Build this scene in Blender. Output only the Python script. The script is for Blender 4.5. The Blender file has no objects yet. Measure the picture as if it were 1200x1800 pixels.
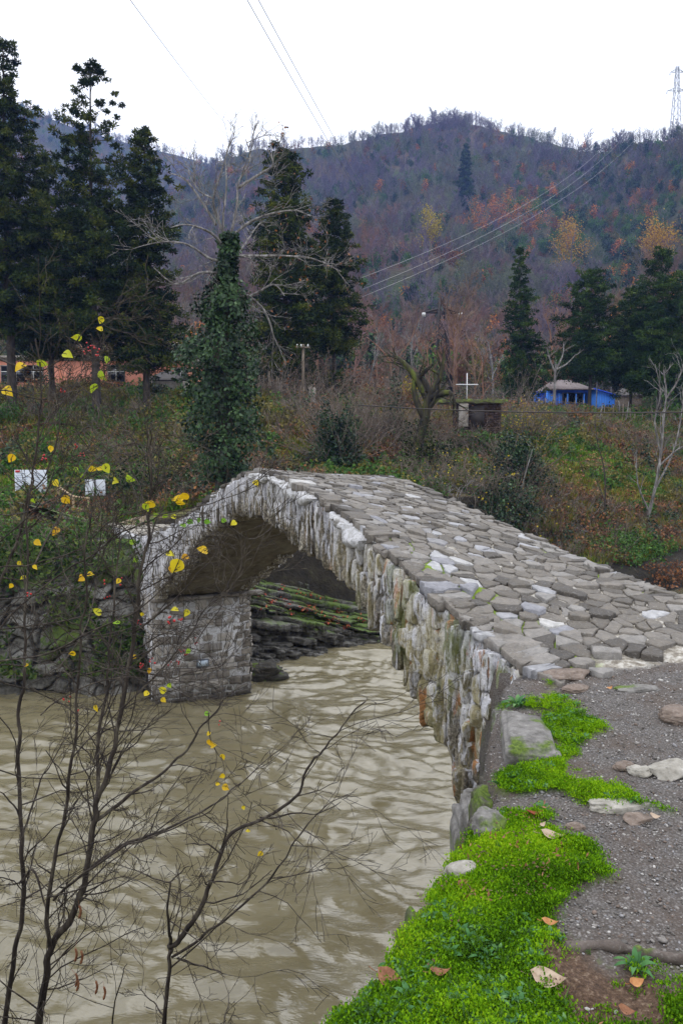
import bpy, math, bmesh
import numpy as np
from mathutils import Vector, Matrix
R = math.radians
sc = bpy.context.scene
COL = sc.collection

# ------------------------------------------------------------------ camera, sky, sun, exposure
EYE = 6.2                                   # metres above the river (river surface is z = 0)
PITCH = math.atan(110 / 1400)
cam = bpy.data.cameras.new('camera'); camo = bpy.data.objects.new('camera', cam); COL.objects.link(camo)
camo.location = (0, 0, EYE); camo.rotation_euler = (R(90) - PITCH, 0, 0)
cam.sensor_fit = 'VERTICAL'; cam.sensor_height = 36; cam.lens = 28.0
cam.clip_start = 0.05; cam.clip_end = 6000
sc.camera = camo

w = bpy.data.worlds.new('World'); sc.world = w; w.use_nodes = True
nt = w.node_tree; nt.nodes.clear()
SUN_EL, SUN_AZ = R(58), R(-120)
sky = nt.nodes.new('ShaderNodeTexSky'); sky.sky_type = 'NISHITA'; sky.sun_disc = False
sky.sun_elevation = SUN_EL; sky.sun_rotation = SUN_AZ; sky.air_density = 1.0; sky.dust_density = 4.0; sky.ozone_density = 1.0
hs = nt.nodes.new('ShaderNodeHueSaturation'); hs.inputs['Saturation'].default_value = 0.12
mx = nt.nodes.new('ShaderNodeMix'); mx.data_type = 'RGBA'; mx.inputs[0].default_value = 0.72
mx.inputs[7].default_value = (11.6, 11.9, 12.3, 1)          # the even cloud layer
bg = nt.nodes.new('ShaderNodeBackground'); bg.inputs[1].default_value = 0.15
wo = nt.nodes.new('ShaderNodeOutputWorld')
nt.links.new(sky.outputs[0], hs.inputs['Color']); nt.links.new(hs.outputs[0], mx.inputs[6])
nt.links.new(mx.outputs[2], bg.inputs[0]); nt.links.new(bg.outputs[0], wo.inputs[0])

sl = bpy.data.lights.new('sun', 'SUN'); sl.energy = 1.0; sl.angle = R(60); sl.color = (1.0, 0.97, 0.92)
slo = bpy.data.objects.new('sun', sl); COL.objects.link(slo)
slo.rotation_euler = (R(90) - SUN_EL, 0, R(180) - SUN_AZ if False else R(150))
slo.location = (0, 0, 50)
sc.view_settings.view_transform = 'Standard'; sc.view_settings.look = 'None'
sc.view_settings.exposure = 0.24; sc.view_settings.gamma = 1.0; sc.view_settings.use_curve_mapping = False
sc.cycles.max_bounces = 6; sc.cycles.diffuse_bounces = 3; sc.cycles.glossy_bounces = 2
sc.cycles.transmission_bounces = 2; sc.cycles.volume_bounces = 0; sc.cycles.transparent_max_bounces = 4
sc.cycles.use_denoising = True; sc.cycles.denoising_prefilter = 'ACCURATE'; sc.cycles.caustics_reflective = False; sc.cycles.caustics_refractive = False; sc.cycles.sample_clamp_indirect = 3.0

CT, ST = math.cos(PITCH), math.sin(PITCH)
def ray(px, py):
    x = (px - 600) / 1400.0; y = (900 - py) / 1400.0
    return np.array([x, CT + y * ST, -ST + y * CT])
def at(px, py, Y):
    """world point seen at photo pixel (px,py), Y metres in front of the viewer"""
    r = ray(px, py); p = r * (Y / r[1]); return np.array([p[0], p[1], p[2] + EYE])
def onz(px, py, z):
    r = ray(px, py); k = (z - EYE) / r[2]; return np.array([r[0] * k, r[1] * k, z])

# ------------------------------------------------------------------ noise
def _h(ix, iy, iz, seed):
    n = (ix.astype(np.int64) * 374761393 + iy.astype(np.int64) * 668265263 + iz.astype(np.int64) * 2147483647 + seed * 974634777)
    n = (n ^ (n >> 13)) & 0xFFFFFFFF
    n = (n * 1274126177) & 0xFFFFFFFF
    n = (n ^ (n >> 16)) & 0xFFFFFF
    return n / float(0xFFFFFF)
def vn(x, y, z=0.0, seed=0):
    x, y, z = np.broadcast_arrays(np.asarray(x, float), np.asarray(y, float), np.asarray(z, float))
    ix, iy, iz = np.floor(x), np.floor(y), np.floor(z)
    fx, fy, fz = x - ix, y - iy, z - iz
    ix, iy, iz = ix.astype(int), iy.astype(int), iz.astype(int)
    sx, sy, sz = [f * f * f * (f * (f * 6 - 15) + 10) for f in (fx, fy, fz)]
    def L(a, b, t): return a + (b - a) * t
    c = lambda i, j, k: _h(ix + i, iy + j, iz + k, seed)
    return L(L(L(c(0,0,0), c(1,0,0), sx), L(c(0,1,0), c(1,1,0), sx), sy),
             L(L(c(0,0,1), c(1,0,1), sx), L(c(0,1,1), c(1,1,1), sx), sy), sz) * 2 - 1
def fbm(x, y, z=0.0, oct=4, seed=0, gain=.5):
    x = np.asarray(x, float); y = np.asarray(y, float); z = np.asarray(z, float)
    a, s, f = 1.0, 0.0, 1.0
    for o in range(oct):
        s = s + a * vn(x * f + 17.3 * o, y * f - 9.1 * o, z * f + 3.7 * o, seed + o); a *= gain; f *= 2.03
    return s
def sstep(a, b, x):
    t = np.clip((np.asarray(x, float) - a) / (b - a), 0, 1); return t * t * (3 - 2 * t)

# ------------------------------------------------------------------ materials
class NT:
    def __init__(s, name):
        s.m = bpy.data.materials.new(name); s.m.use_nodes = True; s.t = s.m.node_tree; s.t.nodes.clear()
        s.out = s.n('ShaderNodeOutputMaterial'); s.pos = s.n('ShaderNodeNewGeometry').outputs['Position']
    def n(s, t): return s.t.nodes.new(t)
    def set(s, sock, v):
        if isinstance(v, bpy.types.NodeSocket): s.t.links.new(v, sock)
        elif v is not None:
            if sock.type == 'RGBA' and not hasattr(v, '__len__'): v = (v, v, v, 1)
            elif sock.type == 'RGBA' and len(v) == 3: v = tuple(v) + (1,)
            sock.default_value = v
    def mapv(s, scale=(1,1,1), rot=(0,0,0), vec=None):
        m = s.n('ShaderNodeMapping'); s.set(m.inputs[0], vec or s.pos); m.inputs['Scale'].default_value = scale
        m.inputs['Rotation'].default_value = rot; return m.outputs[0]
    def noise(s, scale, detail=4, rough=.55, dist=0, vec=None):
        q = s.n('ShaderNodeTexNoise'); s.set(q.inputs['Vector'], vec or s.pos); q.inputs['Scale'].default_value = scale
        q.inputs['Detail'].default_value = detail; q.inputs['Roughness'].default_value = rough; q.inputs['Distortion'].default_value = dist
        return q.outputs[0]
    def voro(s, scale, feat='F1', out=0, vec=None, rnd=1):
        q = s.n('ShaderNodeTexVoronoi'); q.feature = feat; s.set(q.inputs['Vector'], vec or s.pos); q.inputs['Scale'].default_value = scale
        q.inputs['Randomness'].default_value = rnd
        return q.outputs[out]
    def ramp(s, fac, stops):
        q = s.n('ShaderNodeValToRGB'); s.set(q.inputs[0], fac); e = q.color_ramp.elements
        while len(e) < len(stops): e.new(.5)
        for i, (p, c) in enumerate(stops):
            e[i].position = p; e[i].color = (c, c, c, 1) if not hasattr(c, '__len__') else tuple(c[:3]) + (1,)
        return q.outputs[0]
    def mix(s, f, a, b, mode='MIX'):
        q = s.n('ShaderNodeMix'); q.data_type = 'RGBA'; q.blend_type = mode
        s.set(q.inputs[0], f); s.set(q.inputs[6], a); s.set(q.inputs[7], b); return q.outputs[2]
    def math(s, op, a, b=None, clamp=False):
        q = s.n('ShaderNodeMath'); q.operation = op; q.use_clamp = clamp; s.set(q.inputs[0], a)
        if b is not None: s.set(q.inputs[1], b)
        return q.outputs[0]
    def attr(s, name, typ='GEOMETRY'):
        q = s.n('ShaderNodeAttribute'); q.attribute_type = typ; q.attribute_name = name; return q.outputs['Fac']
    def rand(s): return s.n('ShaderNodeObjectInfo').outputs['Random']
    def bump(s, h, strength=.5, dist=.02):
        q = s.n('ShaderNodeBump'); q.inputs['Strength'].default_value = strength; q.inputs['Distance'].default_value = dist
        s.set(q.inputs['Height'], h); return q.outputs[0]
    def bsdf(s, col, rough=.8, normal=None, metal=0, spec=.3, transl=0):
        b = s.n('ShaderNodeBsdfPrincipled'); s.set(b.inputs['Base Color'], col); s.set(b.inputs['Roughness'], rough)
        s.set(b.inputs['Metallic'], metal); b.inputs['Specular IOR Level'].default_value = spec
        if normal is not None: s.set(b.inputs['Normal'], normal)
        o = b.outputs[0]
        if transl:
            t = s.n('ShaderNodeBsdfTranslucent'); s.set(t.inputs[0], col)
            m = s.n('ShaderNodeMixShader'); m.inputs[0].default_value = transl
            s.t.links.new(o, m.inputs[1]); s.t.links.new(t.outputs[0], m.inputs[2]); o = m.outputs[0]
        s.t.links.new(o, s.out.inputs['Surface']); return s.m

def foliage(name, stops, transl=.25, nscale=1.2, rough=.6, amt=.6, spec=.25):
    q = NT(name); f = q.math('ADD', q.math('MULTIPLY', q.attr('tint'), amt), q.math('MULTIPLY', q.noise(nscale, 3), 1 - amt))
    return q.bsdf(q.ramp(f, stops), rough, transl=transl, spec=spec)
def bark(name, stops, scale=9, stretch=.25, bumps=.5, dist=.01, rough=.85):
    q = NT(name); v = q.mapv((1, 1, stretch)); n = q.noise(scale, 5, .65, .3, vec=v)
    return q.bsdf(q.ramp(n, stops), rough, q.bump(n, bumps, dist))
def plain(name, c, rough=.6, var=.25, scale=3, metal=0, spec=.3):
    q = NT(name); n = q.noise(scale, 4, .6)
    lo = tuple(x * (1 - var) for x in c); hi = tuple(min(1, x * (1 + var)) for x in c)
    return q.bsdf(q.ramp(n, [(.3, lo), (.7, hi)]), rough, metal=metal, spec=spec)

# ------------------------------------------------------------------ mesh helpers
class MB:
    def __init__(s): s.V = []; s.F = []; s.T = []; s.n = 0; s.A = {}
    def add(s, V, F, tint=.5):
        V = np.asarray(V, float).reshape(-1, 3); F = np.asarray(F, int)
        s.V.append(V); s.F.append(F + s.n)
        s.T.append(np.full(len(V), tint, float) if np.isscalar(tint) else np.asarray(tint, float)); s.n += len(V)
    def tube(s, P, r, n=6, tint=.5, cap=True):
        P = np.asarray(P, float); m = len(P); r = np.broadcast_to(np.asarray(r, float), (m,))
        d = np.gradient(P, axis=0); d /= np.linalg.norm(d, axis=1)[:, None] + 1e-9
        ref = np.array([.31, .27, .91]) if abs(d[0] @ [.31, .27, .91]) < .85 else np.array([.9, .1, -.3])
        a = np.cross(d, ref); a /= np.linalg.norm(a, axis=1)[:, None] + 1e-9; b = np.cross(d, a)
        th = np.arange(n) * 2 * np.pi / n
        V = P[:, None, :] + r[:, None, None] * (np.cos(th)[None, :, None] * a[:, None, :] + np.sin(th)[None, :, None] * b[:, None, :])
        i = np.arange(m - 1)[:, None] * n; j = np.arange(n)[None, :]; k = (j + 1) % n
        F = np.stack([i + j, i + k, i + n + k, i + n + j], -1).reshape(-1, 4)
        s.add(V.reshape(-1, 3), F, tint)
        if cap and n > 3:
            o = s.n - m * n
            s.F.append(np.array([list(range(o, o + n))[::-1]])); s.F.append(np.array([list(range(o + (m - 1) * n, o + m * n))]))
    def box(s, c, size, rot=0, tint=.5, M=None):
        x, y, z = np.array(size) / 2.0
        V = np.array([[-x,-y,-z],[x,-y,-z],[x,y,-z],[-x,y,-z],[-x,-y,z],[x,-y,z],[x,y,z],[-x,y,z]])
        if M is not None: V = V @ np.array(M).T
        if rot: cr, sr = math.cos(rot), math.sin(rot); V = V @ np.array([[cr, -sr, 0], [sr, cr, 0], [0, 0, 1]]).T
        s.add(V + np.array(c), [[0,3,2,1],[4,5,6,7],[0,1,5,4],[1,2,6,5],[2,3,7,6],[3,0,4,7]], tint)
    def grid(s, V, tint=.5):
        a, b = V.shape[:2]; i = np.arange(a - 1)[:, None] * b; j = np.arange(b - 1)[None, :]
        F = np.stack([i + j, i + j + 1, i + b + j + 1, i + b + j], -1).reshape(-1, 4)
        s.add(V.reshape(-1, 3), F, tint if np.isscalar(tint) else np.asarray(tint).reshape(-1))
    def build(s, name, mat, parent=None, base=None, smooth=False, attrs=None):
        V = np.concatenate(s.V); T = np.concatenate(s.T)
        if base is not None: V = V - np.asarray(base)
        me = bpy.data.meshes.new(name); me.vertices.add(len(V)); me.vertices.foreach_set('co', V.astype(np.float32).ravel())
        loops = np.concatenate([f.ravel() for f in s.F]); sizes = np.concatenate([np.full(len(f), f.shape[1]) for f in s.F])
        me.loops.add(len(loops)); me.loops.foreach_set('vertex_index', loops.astype(np.int32))
        me.polygons.add(len(sizes)); st = np.concatenate([[0], np.cumsum(sizes)[:-1]])
        me.polygons.foreach_set('loop_start', st.astype(np.int32)); me.polygons.foreach_set('loop_total', sizes.astype(np.int32))
        me.update(calc_edges=True); me.validate()
        if smooth: me.polygons.foreach_set('use_smooth', np.ones(len(me.polygons), bool))
        a = me.attributes.new('tint', 'FLOAT', 'POINT'); a.data.foreach_set('value', T.astype(np.float32))
        for k, v in (attrs or {}).items():
            a = me.attributes.new(k, 'FLOAT', 'POINT'); a.data.foreach_set('value', np.asarray(v, np.float32).ravel())
        if mat: me.materials.append(mat)
        o = bpy.data.objects.new(name, me); COL.objects.link(o)
        if parent is not None: o.parent = parent
        return o
def tag(o, label=None, cat=None, group=None, kind=None):
    if label: o['label'] = label
    if cat: o['category'] = cat
    if group: o['group'] = group
    if kind: o['kind'] = kind
    return o
def thing(name, base, label, cat, group=None, rz=0):
    o = bpy.data.objects.new(name, None); COL.objects.link(o); o.location = tuple(base); o.rotation_euler = (0, 0, rz)
    o.empty_display_size = .2
    return tag(o, label, cat, group)
def copytree(src, loc, rz, scale=1.0, label=None, group=None):
    r = src.copy(); COL.objects.link(r); r.location = tuple(loc); r.rotation_euler = (0, 0, rz); r.scale = (scale,) * 3 if np.isscalar(scale) else scale
    if label: r['label'] = label
    if group: r['group'] = group
    for ch in list(src.children):
        c = ch.copy(); COL.objects.link(c); c.parent = r
        for g in list(ch.children):
            d = g.copy(); COL.objects.link(d); d.parent = c
    return r

def scatter(name, P, rot, scl, idx, protos, label=None, cat=None):
    """one 'stuff' object: a point mesh whose geometry nodes stand a prototype on each point"""
    me = bpy.data.meshes.new(name); me.vertices.add(len(P)); me.vertices.foreach_set('co', np.asarray(P, np.float32).ravel())
    a = me.attributes.new('rot', 'FLOAT_VECTOR', 'POINT'); a.data.foreach_set('vector', np.asarray(rot, np.float32).ravel())
    scl = np.asarray(scl, np.float32)
    if scl.ndim == 1: scl = np.repeat(scl[:, None], 3, 1)
    a = me.attributes.new('scl', 'FLOAT_VECTOR', 'POINT'); a.data.foreach_set('vector', scl.ravel())
    a = me.attributes.new('idx', 'INT', 'POINT'); a.data.foreach_set('value', np.asarray(idx, np.int32))
    o = bpy.data.objects.new(name, me); COL.objects.link(o); tag(o, label, cat, kind='stuff')
    pc = bpy.data.collections.new(name + '_kinds')
    for i, p in enumerate(protos):
        if p.name in COL.objects: COL.objects.unlink(p)
        p.name = 'k%03d_%s' % (i, p.name.split('.')[0]); pc.objects.link(p)
    g = bpy.data.node_groups.new(name, 'GeometryNodeTree')
    g.interface.new_socket('Geometry', in_out='INPUT', socket_type='NodeSocketGeometry')
    g.interface.new_socket('Geometry', in_out='OUTPUT', socket_type='NodeSocketGeometry')
    N = g.nodes.new; gi, go = N('NodeGroupInput'), N('NodeGroupOutput'); ip = N('GeometryNodeInstanceOnPoints')
    ci = N('GeometryNodeCollectionInfo'); ci.inputs['Collection'].default_value = pc; ci.inputs['Separate Children'].default_value = True
    ci.inputs['Reset Children'].default_value = True
    def na(nm, ty):
        q = N('GeometryNodeInputNamedAttribute'); q.data_type = ty; q.inputs['Name'].default_value = nm
        return [s_ for s_ in q.outputs if s_.enabled and s_.name == 'Attribute'][0]
    er = N('FunctionNodeEulerToRotation'); l = g.links.new
    l(gi.outputs[0], ip.inputs['Points']); l(ci.outputs[0], ip.inputs['Instance']); ip.inputs['Pick Instance'].default_value = True
    l(na('idx', 'INT'), ip.inputs['Instance Index']); l(na('rot', 'FLOAT_VECTOR'), er.inputs[0]); l(er.outputs[0], ip.inputs['Rotation'])
    l(na('scl', 'FLOAT_VECTOR'), ip.inputs['Scale']); l(ip.outputs[0], go.inputs[0])
    md = o.modifiers.new('scatter', 'NODES'); md.node_group = g
    return o

def unit(v): v = np.asarray(v, float); return v / (np.linalg.norm(v) + 1e-9)
def rdirs(rng, n):
    d = rng.normal(size=(n, 3)); return d / np.linalg.norm(d, axis=1)[:, None]
def leaves(mb, C, nrm, length, width, rng, tint=None, along=None):
    """diamond leaf faces at C; nrm = face normals; along = leaf axis"""
    C = np.asarray(C, float); n = len(C)
    if n == 0: return
    if along is None: along = rdirs(rng, n)
    a = along - nrm * np.sum(along * nrm, 1)[:, None]; a /= np.linalg.norm(a, axis=1)[:, None] + 1e-9
    b = np.cross(nrm, a); L = np.broadcast_to(length, (n,))[:, None]; W = np.broadcast_to(width, (n,))[:, None]
    V = np.stack([C - a * L * .5, C + b * W * .5 - a * L * .05, C + a * L * .5, C - b * W * .5 - a * L * .05], 1)
    if tint is None: tint = rng.random(n)
    mb.add(V.reshape(-1, 3), np.arange(4 * n).reshape(n, 4), np.repeat(tint, 4))

def grow(rng, p, d, L, r, depth, out, up=.15, wig=.25, nch=(3, 5), spread=(.5, 1.1), shrink=(.5, .75), seg=4, start=.25, lev=0):
    """recursive bare branching: appends (points, r0, r1, level)"""
    p = np.array(p, float); d = unit(d); pts = [p.copy()]; ds = [d.copy()]
    for i in range(seg):
        d = unit(d + rng.normal(size=3) * wig * .5 + np.array([0, 0, up * .4])); p = p + d * L / seg; pts.append(p.copy()); ds.append(d.copy())
    out.append((np.array(pts), r, r * .45, lev))
    if depth <= 0: return
    k = int(rng.integers(nch[0], nch[1] + 1))
    for i in range(k):
        t = start + (1 - start) * (i + rng.random()) / k; q = t * seg; i0 = min(int(q), seg - 1); f = q - i0
        bp = pts[i0] * (1 - f) + pts[i0 + 1] * f; bd = ds[i0 + 1]
        s = rdirs(rng, 1)[0]; s = unit(s - bd * (s @ bd)); an = rng.uniform(*spread)
        nd = bd * math.cos(an) + s * math.sin(an)
        grow(rng, bp, nd, L * rng.uniform(*shrink) * (1.15 - .5 * t), r * (1 - .5 * t) * rng.uniform(.45, .7), depth - 1, out, up, wig, nch, spread, shrink, max(3, seg - 1), .15, lev + 1)
def branches(mb, out, sides=(6, 4, 3, 3, 3), rmin=.002, tint=.5):
    for P, r0, r1, lv in out:
        n = sides[min(lv, len(sides) - 1)]; mb.tube(P, np.maximum(np.linspace(r0, r1, len(P)), rmin), n, tint, cap=False)
def smooth_path(P, k=4):
    P = np.asarray(P, float); n = len(P); o = []
    for i in range(n - 1):
        p0, p1, p2, p3 = P[max(i - 1, 0)], P[i], P[i + 1], P[min(i + 2, n - 1)]
        for j in range(k):
            t = j / k; o.append(.5 * ((2 * p1) + (p2 - p0) * t + (2 * p0 - 5 * p1 + 4 * p2 - p3) * t * t + (3 * p1 - p0 - 3 * p2 + p3) * t ** 3))
    o.append(P[-1]); return np.array(o)
# ------------------------------------------------------------------ terrain
SHORE = np.array([(-400, 60), (-60, 24), (-20, 20.3), (-8.5, 19.4), (-4.9, 19.6), (-2.6, 20.8), (-.6, 22.3), (1.6, 23.8), (6, 27.5), (15, 35), (30, 46), (60, 62), (400, 200)], float)
def shore_y(x): return np.interp(x, SHORE[:, 0], SHORE[:, 1])
_RP = [(-400, 640), (0, 560), (150, 470), (250, 400), (330, 325), (385, 287), (405, 277), (440, 268), (500, 262), (560, 250), (640, 238), (700, 226), (750, 214), (790, 208),
       (850, 222), (930, 240), (1000, 255), (1040, 262), (1070, 262), (1100, 252), (1150, 246), (1200, 236), (1300, 200), (1600, 150)]
_rr = np.array([ray(a, b) for a, b in _RP]); RAZ = np.arctan2(_rr[:, 0], _rr[:, 1]); RTE = _rr[:, 2] / np.hypot(_rr[:, 0], _rr[:, 1])
_RD = np.array([(-400, 300), (150, 400), (385, 520), (600, 500), (790, 520), (1000, 490), (1070, 460), (1200, 390), (1600, 340)], float)
_FP = np.array([(-500, 90), (-150, 150), (0, 182), (60, 196), (130, 222), (200, 240), (260, 256), (320, 270), (365, 283), (400, 300), (460, 360), (520, 420)], float)
_fr = np.array([ray(a, b) for a, b in _FP]); FAZ = np.arctan2(_fr[:, 0], _fr[:, 1]); FTE = _fr[:, 2] / np.hypot(_fr[:, 0], _fr[:, 1])
def Hf(x, y):
    """the farther ridge on the left"""
    az = np.arctan2(x, y); r = np.hypot(x, y); z1 = np.interp(az, FAZ, FTE) * 850 + EYE
    t = (r - 430) / 420; return np.where(t < 1, -40 + (z1 + 40) * np.clip(t, 0, 1) ** .8, z1 - (r - 850) * .5) + (fbm(x / 90, y / 90, oct=4, seed=3) * 9) * sstep(0, .5, t) * (1 - .8 * sstep(.85, 1, t))
def Hm(x, y):
    az = np.arctan2(x, np.maximum(y, 1e-3)); r = np.hypot(x, y)
    te = np.interp(az, RAZ, RTE); px = 600 + 1400 * np.tan(az); Rr = np.interp(px, _RD[:, 0], _RD[:, 1])
    zr = te * Rr + EYE - 11
    t = (r - 88) / (Rr - 88); tt = np.clip(t, 0, 1)
    m = zr * tt ** 1.6
    m = np.where(t > 1, zr * (1 - .45 * np.clip(t - 1, 0, 2)), m)
    wgt = sstep(0, .15, tt) * (1 - .75 * sstep(.85, 1, tt))
    n = fbm(x / 90, y / 90, oct=3, seed=3) * 10 + fbm(x / 25, y / 25, oct=3, seed=8) * 3.0
    gully = -np.abs(vn(az * 16 + 3, r / 300, seed=21)) * 9
    return m + (n + gully) * wgt * np.where(t > 0, 1, 0)
def Hb(x, y):
    d = (y - shore_y(x)) * .86
    left = np.interp(d, [-6, -1.2, 0, .9, 1.35, 1.8, 13, 18, 24, 33, 60, 90], [-2.5, -1.2, -.6, .1, 2.9, 3.62, 4.0, 5.4, 7.6, 10.4, 11.0, 11.5])
    mid = np.interp(d, [-6, -1.2, 0, 3.6, 4.6, 5.6, 12, 22, 30, 60, 90], [-2.5, -1.4, -.9, -.5, 2.0, 4.3, 5.2, 8.4, 9.9, 10.9, 11.5])
    right = np.interp(d, [-6, -1.2, 0, .5, 6, 14, 17.5, 19, 28, 40, 90], [-2.5, -1.2, -.1, .9, 3.4, 6.6, 8.2, 8.7, 9.2, 10.2, 11.5])
    a = sstep(-7.5, -3.5, x + (y - 20) * .12); b = sstep(5, 10, x - (y - 30) * .12)
    h = left * (1 - a) + mid * a; h = h * (1 - b) + right * b
    k = sstep(0, 2, d)
    return h + k * (fbm(x / 4, y / 4, oct=4, seed=5) * .28 + fbm(x / 1.1, y / 1.1, oct=3, seed=9) * .07)
def H(x, y):
    x = np.asarray(x, float); y = np.asarray(y, float)
    return Hb(x, y) + np.where(np.hypot(x, y) > 88, Hm(x, y), 0)

def mat_bank():
    q = NT('bank_soil'); n1 = q.noise(.35, 6, .65); n2 = q.noise(2.3, 6, .7); n3 = q.noise(11, 4, .6)
    c = q.ramp(n2, [(.3, (.05, .036, .02)), (.45, (.13, .088, .045)), (.58, (.11, .11, .035)), (.72, (.17, .18, .045))])
    c = q.mix(q.ramp(n1, [(.42, 0), (.6, 1)]), c, q.ramp(n2, [(.3, (.028, .05, .012)), (.7, (.11, .17, .03))]))
    c = q.mix(q.ramp(n3, [(.55, 0), (.75, .7)]), c, (.17, .095, .04))
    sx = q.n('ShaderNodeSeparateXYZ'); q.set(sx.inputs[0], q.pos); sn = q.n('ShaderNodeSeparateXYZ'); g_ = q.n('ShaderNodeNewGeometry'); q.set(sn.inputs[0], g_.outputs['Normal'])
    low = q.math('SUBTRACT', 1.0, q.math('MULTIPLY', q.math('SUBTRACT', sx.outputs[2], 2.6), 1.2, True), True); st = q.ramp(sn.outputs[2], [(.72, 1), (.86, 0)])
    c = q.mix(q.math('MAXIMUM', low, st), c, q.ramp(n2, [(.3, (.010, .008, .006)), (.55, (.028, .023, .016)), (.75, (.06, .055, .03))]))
    return q.bsdf(c, .9, q.bump(q.math('ADD', n2, q.math('MULTIPLY', n3, .4)), .9, .25))
def mat_mountain():
    q = NT('mountain_floor'); n1 = q.noise(.02, 6, .6); n2 = q.noise(.16, 6, .7); n3 = q.noise(.9, 3, .6)
    c = q.ramp(n2, [(.3, (.04, .048, .022)), (.5, (.10, .07, .042)), (.7, (.15, .085, .04))])
    c = q.mix(q.ramp(n1, [(.42, 0), (.62, 1)]), c, q.ramp(n2, [(.3, (.02, .038, .014)), (.7, (.05, .08, .025))]))
    c = q.mix(q.ramp(n3, [(.55, 0), (.8, .5)]), c, (.12, .10, .08))
    return q.bsdf(c, .95, q.bump(n3, .8, 1.0))
def polar(name, r0, r1, nr, a0, a1, na, mat, power=1.0, H=None):
    H = H or globals()['H']
    t = np.linspace(0, 1, nr) ** power; r = r0 * (r1 / r0) ** t; a = np.radians(np.linspace(a0, a1, na))
    X = r[:, None] * np.sin(a)[None]; Y = r[:, None] * np.cos(a)[None]
    m = MB(); m.grid(np.stack([X, Y, H(X, Y)], -1)); return m.build(name, mat, smooth=True)
def gy(px, py, Ydef, lo=18.0, hi=110.0):
    """distance at which the line of sight through (px,py) meets the far bank"""
    r = ray(px, py); Y = np.arange(lo, hi, .25); x = r[0] / r[1] * Y; z = EYE + r[2] / r[1] * Y; hit = np.nonzero(z <= H(x, Y))[0]
    return float(Y[hit[0]]) if len(hit) else float(Ydef)
M_bank = mat_bank(); M_mount = mat_mountain()
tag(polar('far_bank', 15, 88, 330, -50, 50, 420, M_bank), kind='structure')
tag(polar('mountain', 88, 1500, 260, -42, 42, 400, M_mount), kind='structure')

tag(polar('far_ridge', 430, 1100, 90, -42, 0, 160, M_mount, H=Hf), kind='structure')
# river bed and riverside ground below everything, reaching the horizon
m = MB(); m.grid(np.array([[(-3000, -3000, -2.6), (3000, -3000, -2.6)], [(-3000, 3000, -2.6), (3000, 3000, -2.6)]], float))
tag(m.build('ground', plain('river_bed', (.10, .09, .06), .9)), kind='structure')

# ------------------------------------------------------------------ river
def mat_river():
    q = NT('muddy_water'); n1 = q.noise(.9, 4, .6, 1.0); 
    v = q.mapv((1.0, 2.6, 1), (0, 0, R(-24)))
    n2 = q.noise(2.2, 5, .6, .6, vec=v); n3 = q.noise(7, 2, .5, .4, vec=v)
    c = q.ramp(n1, [(.35, (.150, .128, .072)), (.65, (.19, .167, .104))])
    n4 = q.noise(16, 6, .75, .8, vec=v); f = q.math('MULTIPLY', q.ramp(n2, [(.64, 0), (.76, 1)]), q.ramp(n4, [(.52, 0), (.68, 1)]))
    c = q.mix(q.math('MULTIPLY', f, .6), c, (.52, .52, .47))
    b = q.bump(q.math('ADD', q.math('MULTIPLY', n2, .5), q.math('MULTIPLY', n3, .35)), .45, .05)
    return q.bsdf(c, .17, b, spec=.85)
def river():
    xs = np.concatenate([np.linspace(-300, -14, 30), np.arange(-13.9, 5.5, .05), np.linspace(5.8, 300, 60)])
    ys = np.concatenate([np.linspace(-120, 5.9, 24), np.arange(6, 28, .055), np.linspace(28.4, 260, 60)])
    X, Y = np.meshgrid(xs, ys)
    # flow runs towards the lower left of the view; crests lie across it
    u = X * .35 + Y * .94; v = X * .94 - Y * .35
    wp = fbm(X / 2.5, Y / 2.5, oct=2, seed=33) * 1.2
    z = (fbm(u * .9 + wp, v * .4, oct=2, seed=41) * .08 + fbm(u * 2.4 + wp, v * 1.2 + wp, oct=2, seed=44) * .045 + fbm(u * 5.5 + wp * 2, v * 3.0 + wp, oct=2, seed=46) * .022
         + (1 - np.abs(vn(u * 1.7 + wp * 2, v * .8, seed=51))) ** 4 * .025 + (1 - np.abs(vn(u * 4.2 + wp * 2, v * 1.9, seed=52))) ** 3 * .014)
    m = MB(); m.grid(np.stack([X, Y, z], -1)); return tag(m.build('river', mat_river(), smooth=True), kind='structure')
river()
# ------------------------------------------------------------------ the stone bridge
A0 = np.array([1.358, 5.83]); BA = R(24); DS = np.array([-math.sin(BA), math.cos(BA)]); DN = np.array([math.cos(BA), math.sin(BA)]); BW = 2.35
def bp(s, t, z):
    s, t, z = np.broadcast_arrays(np.asarray(s, float), np.asarray(t, float), np.asarray(z, float))
    return np.stack([A0[0] + s * DS[0] + t * DN[0], A0[1] + s * DS[1] + t * DN[1], z], -1)
def curve(T):
    T = np.array(T); g = np.linspace(T[0, 0], T[-1, 0], 400); v = np.interp(g, T[:, 0], T[:, 1]); k = 9
    v2 = np.convolve(np.pad(v, k, mode='edge'), np.ones(2 * k + 1) / (2 * k + 1), 'valid')
    return lambda s: np.interp(s, g, v2)
ZL = curve([(-3, 4.5), (-.6, 4.5), (0, 4.56), (.29, 4.63), (.95, 4.82), (1.29, 4.89), (1.76, 5.05), (2.1, 5.18), (2.61, 5.32), (3.34, 5.5), (4.19, 5.68), (4.98, 5.8), (5.7, 5.88), (6.42, 5.91), (7.28, 5.82), (8.11, 5.59), (9.04, 5.35), (10.1, 5.07), (12.44, 4.54), (15.95, 3.98), (22, 3.75), (26, 3.75)])
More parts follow.
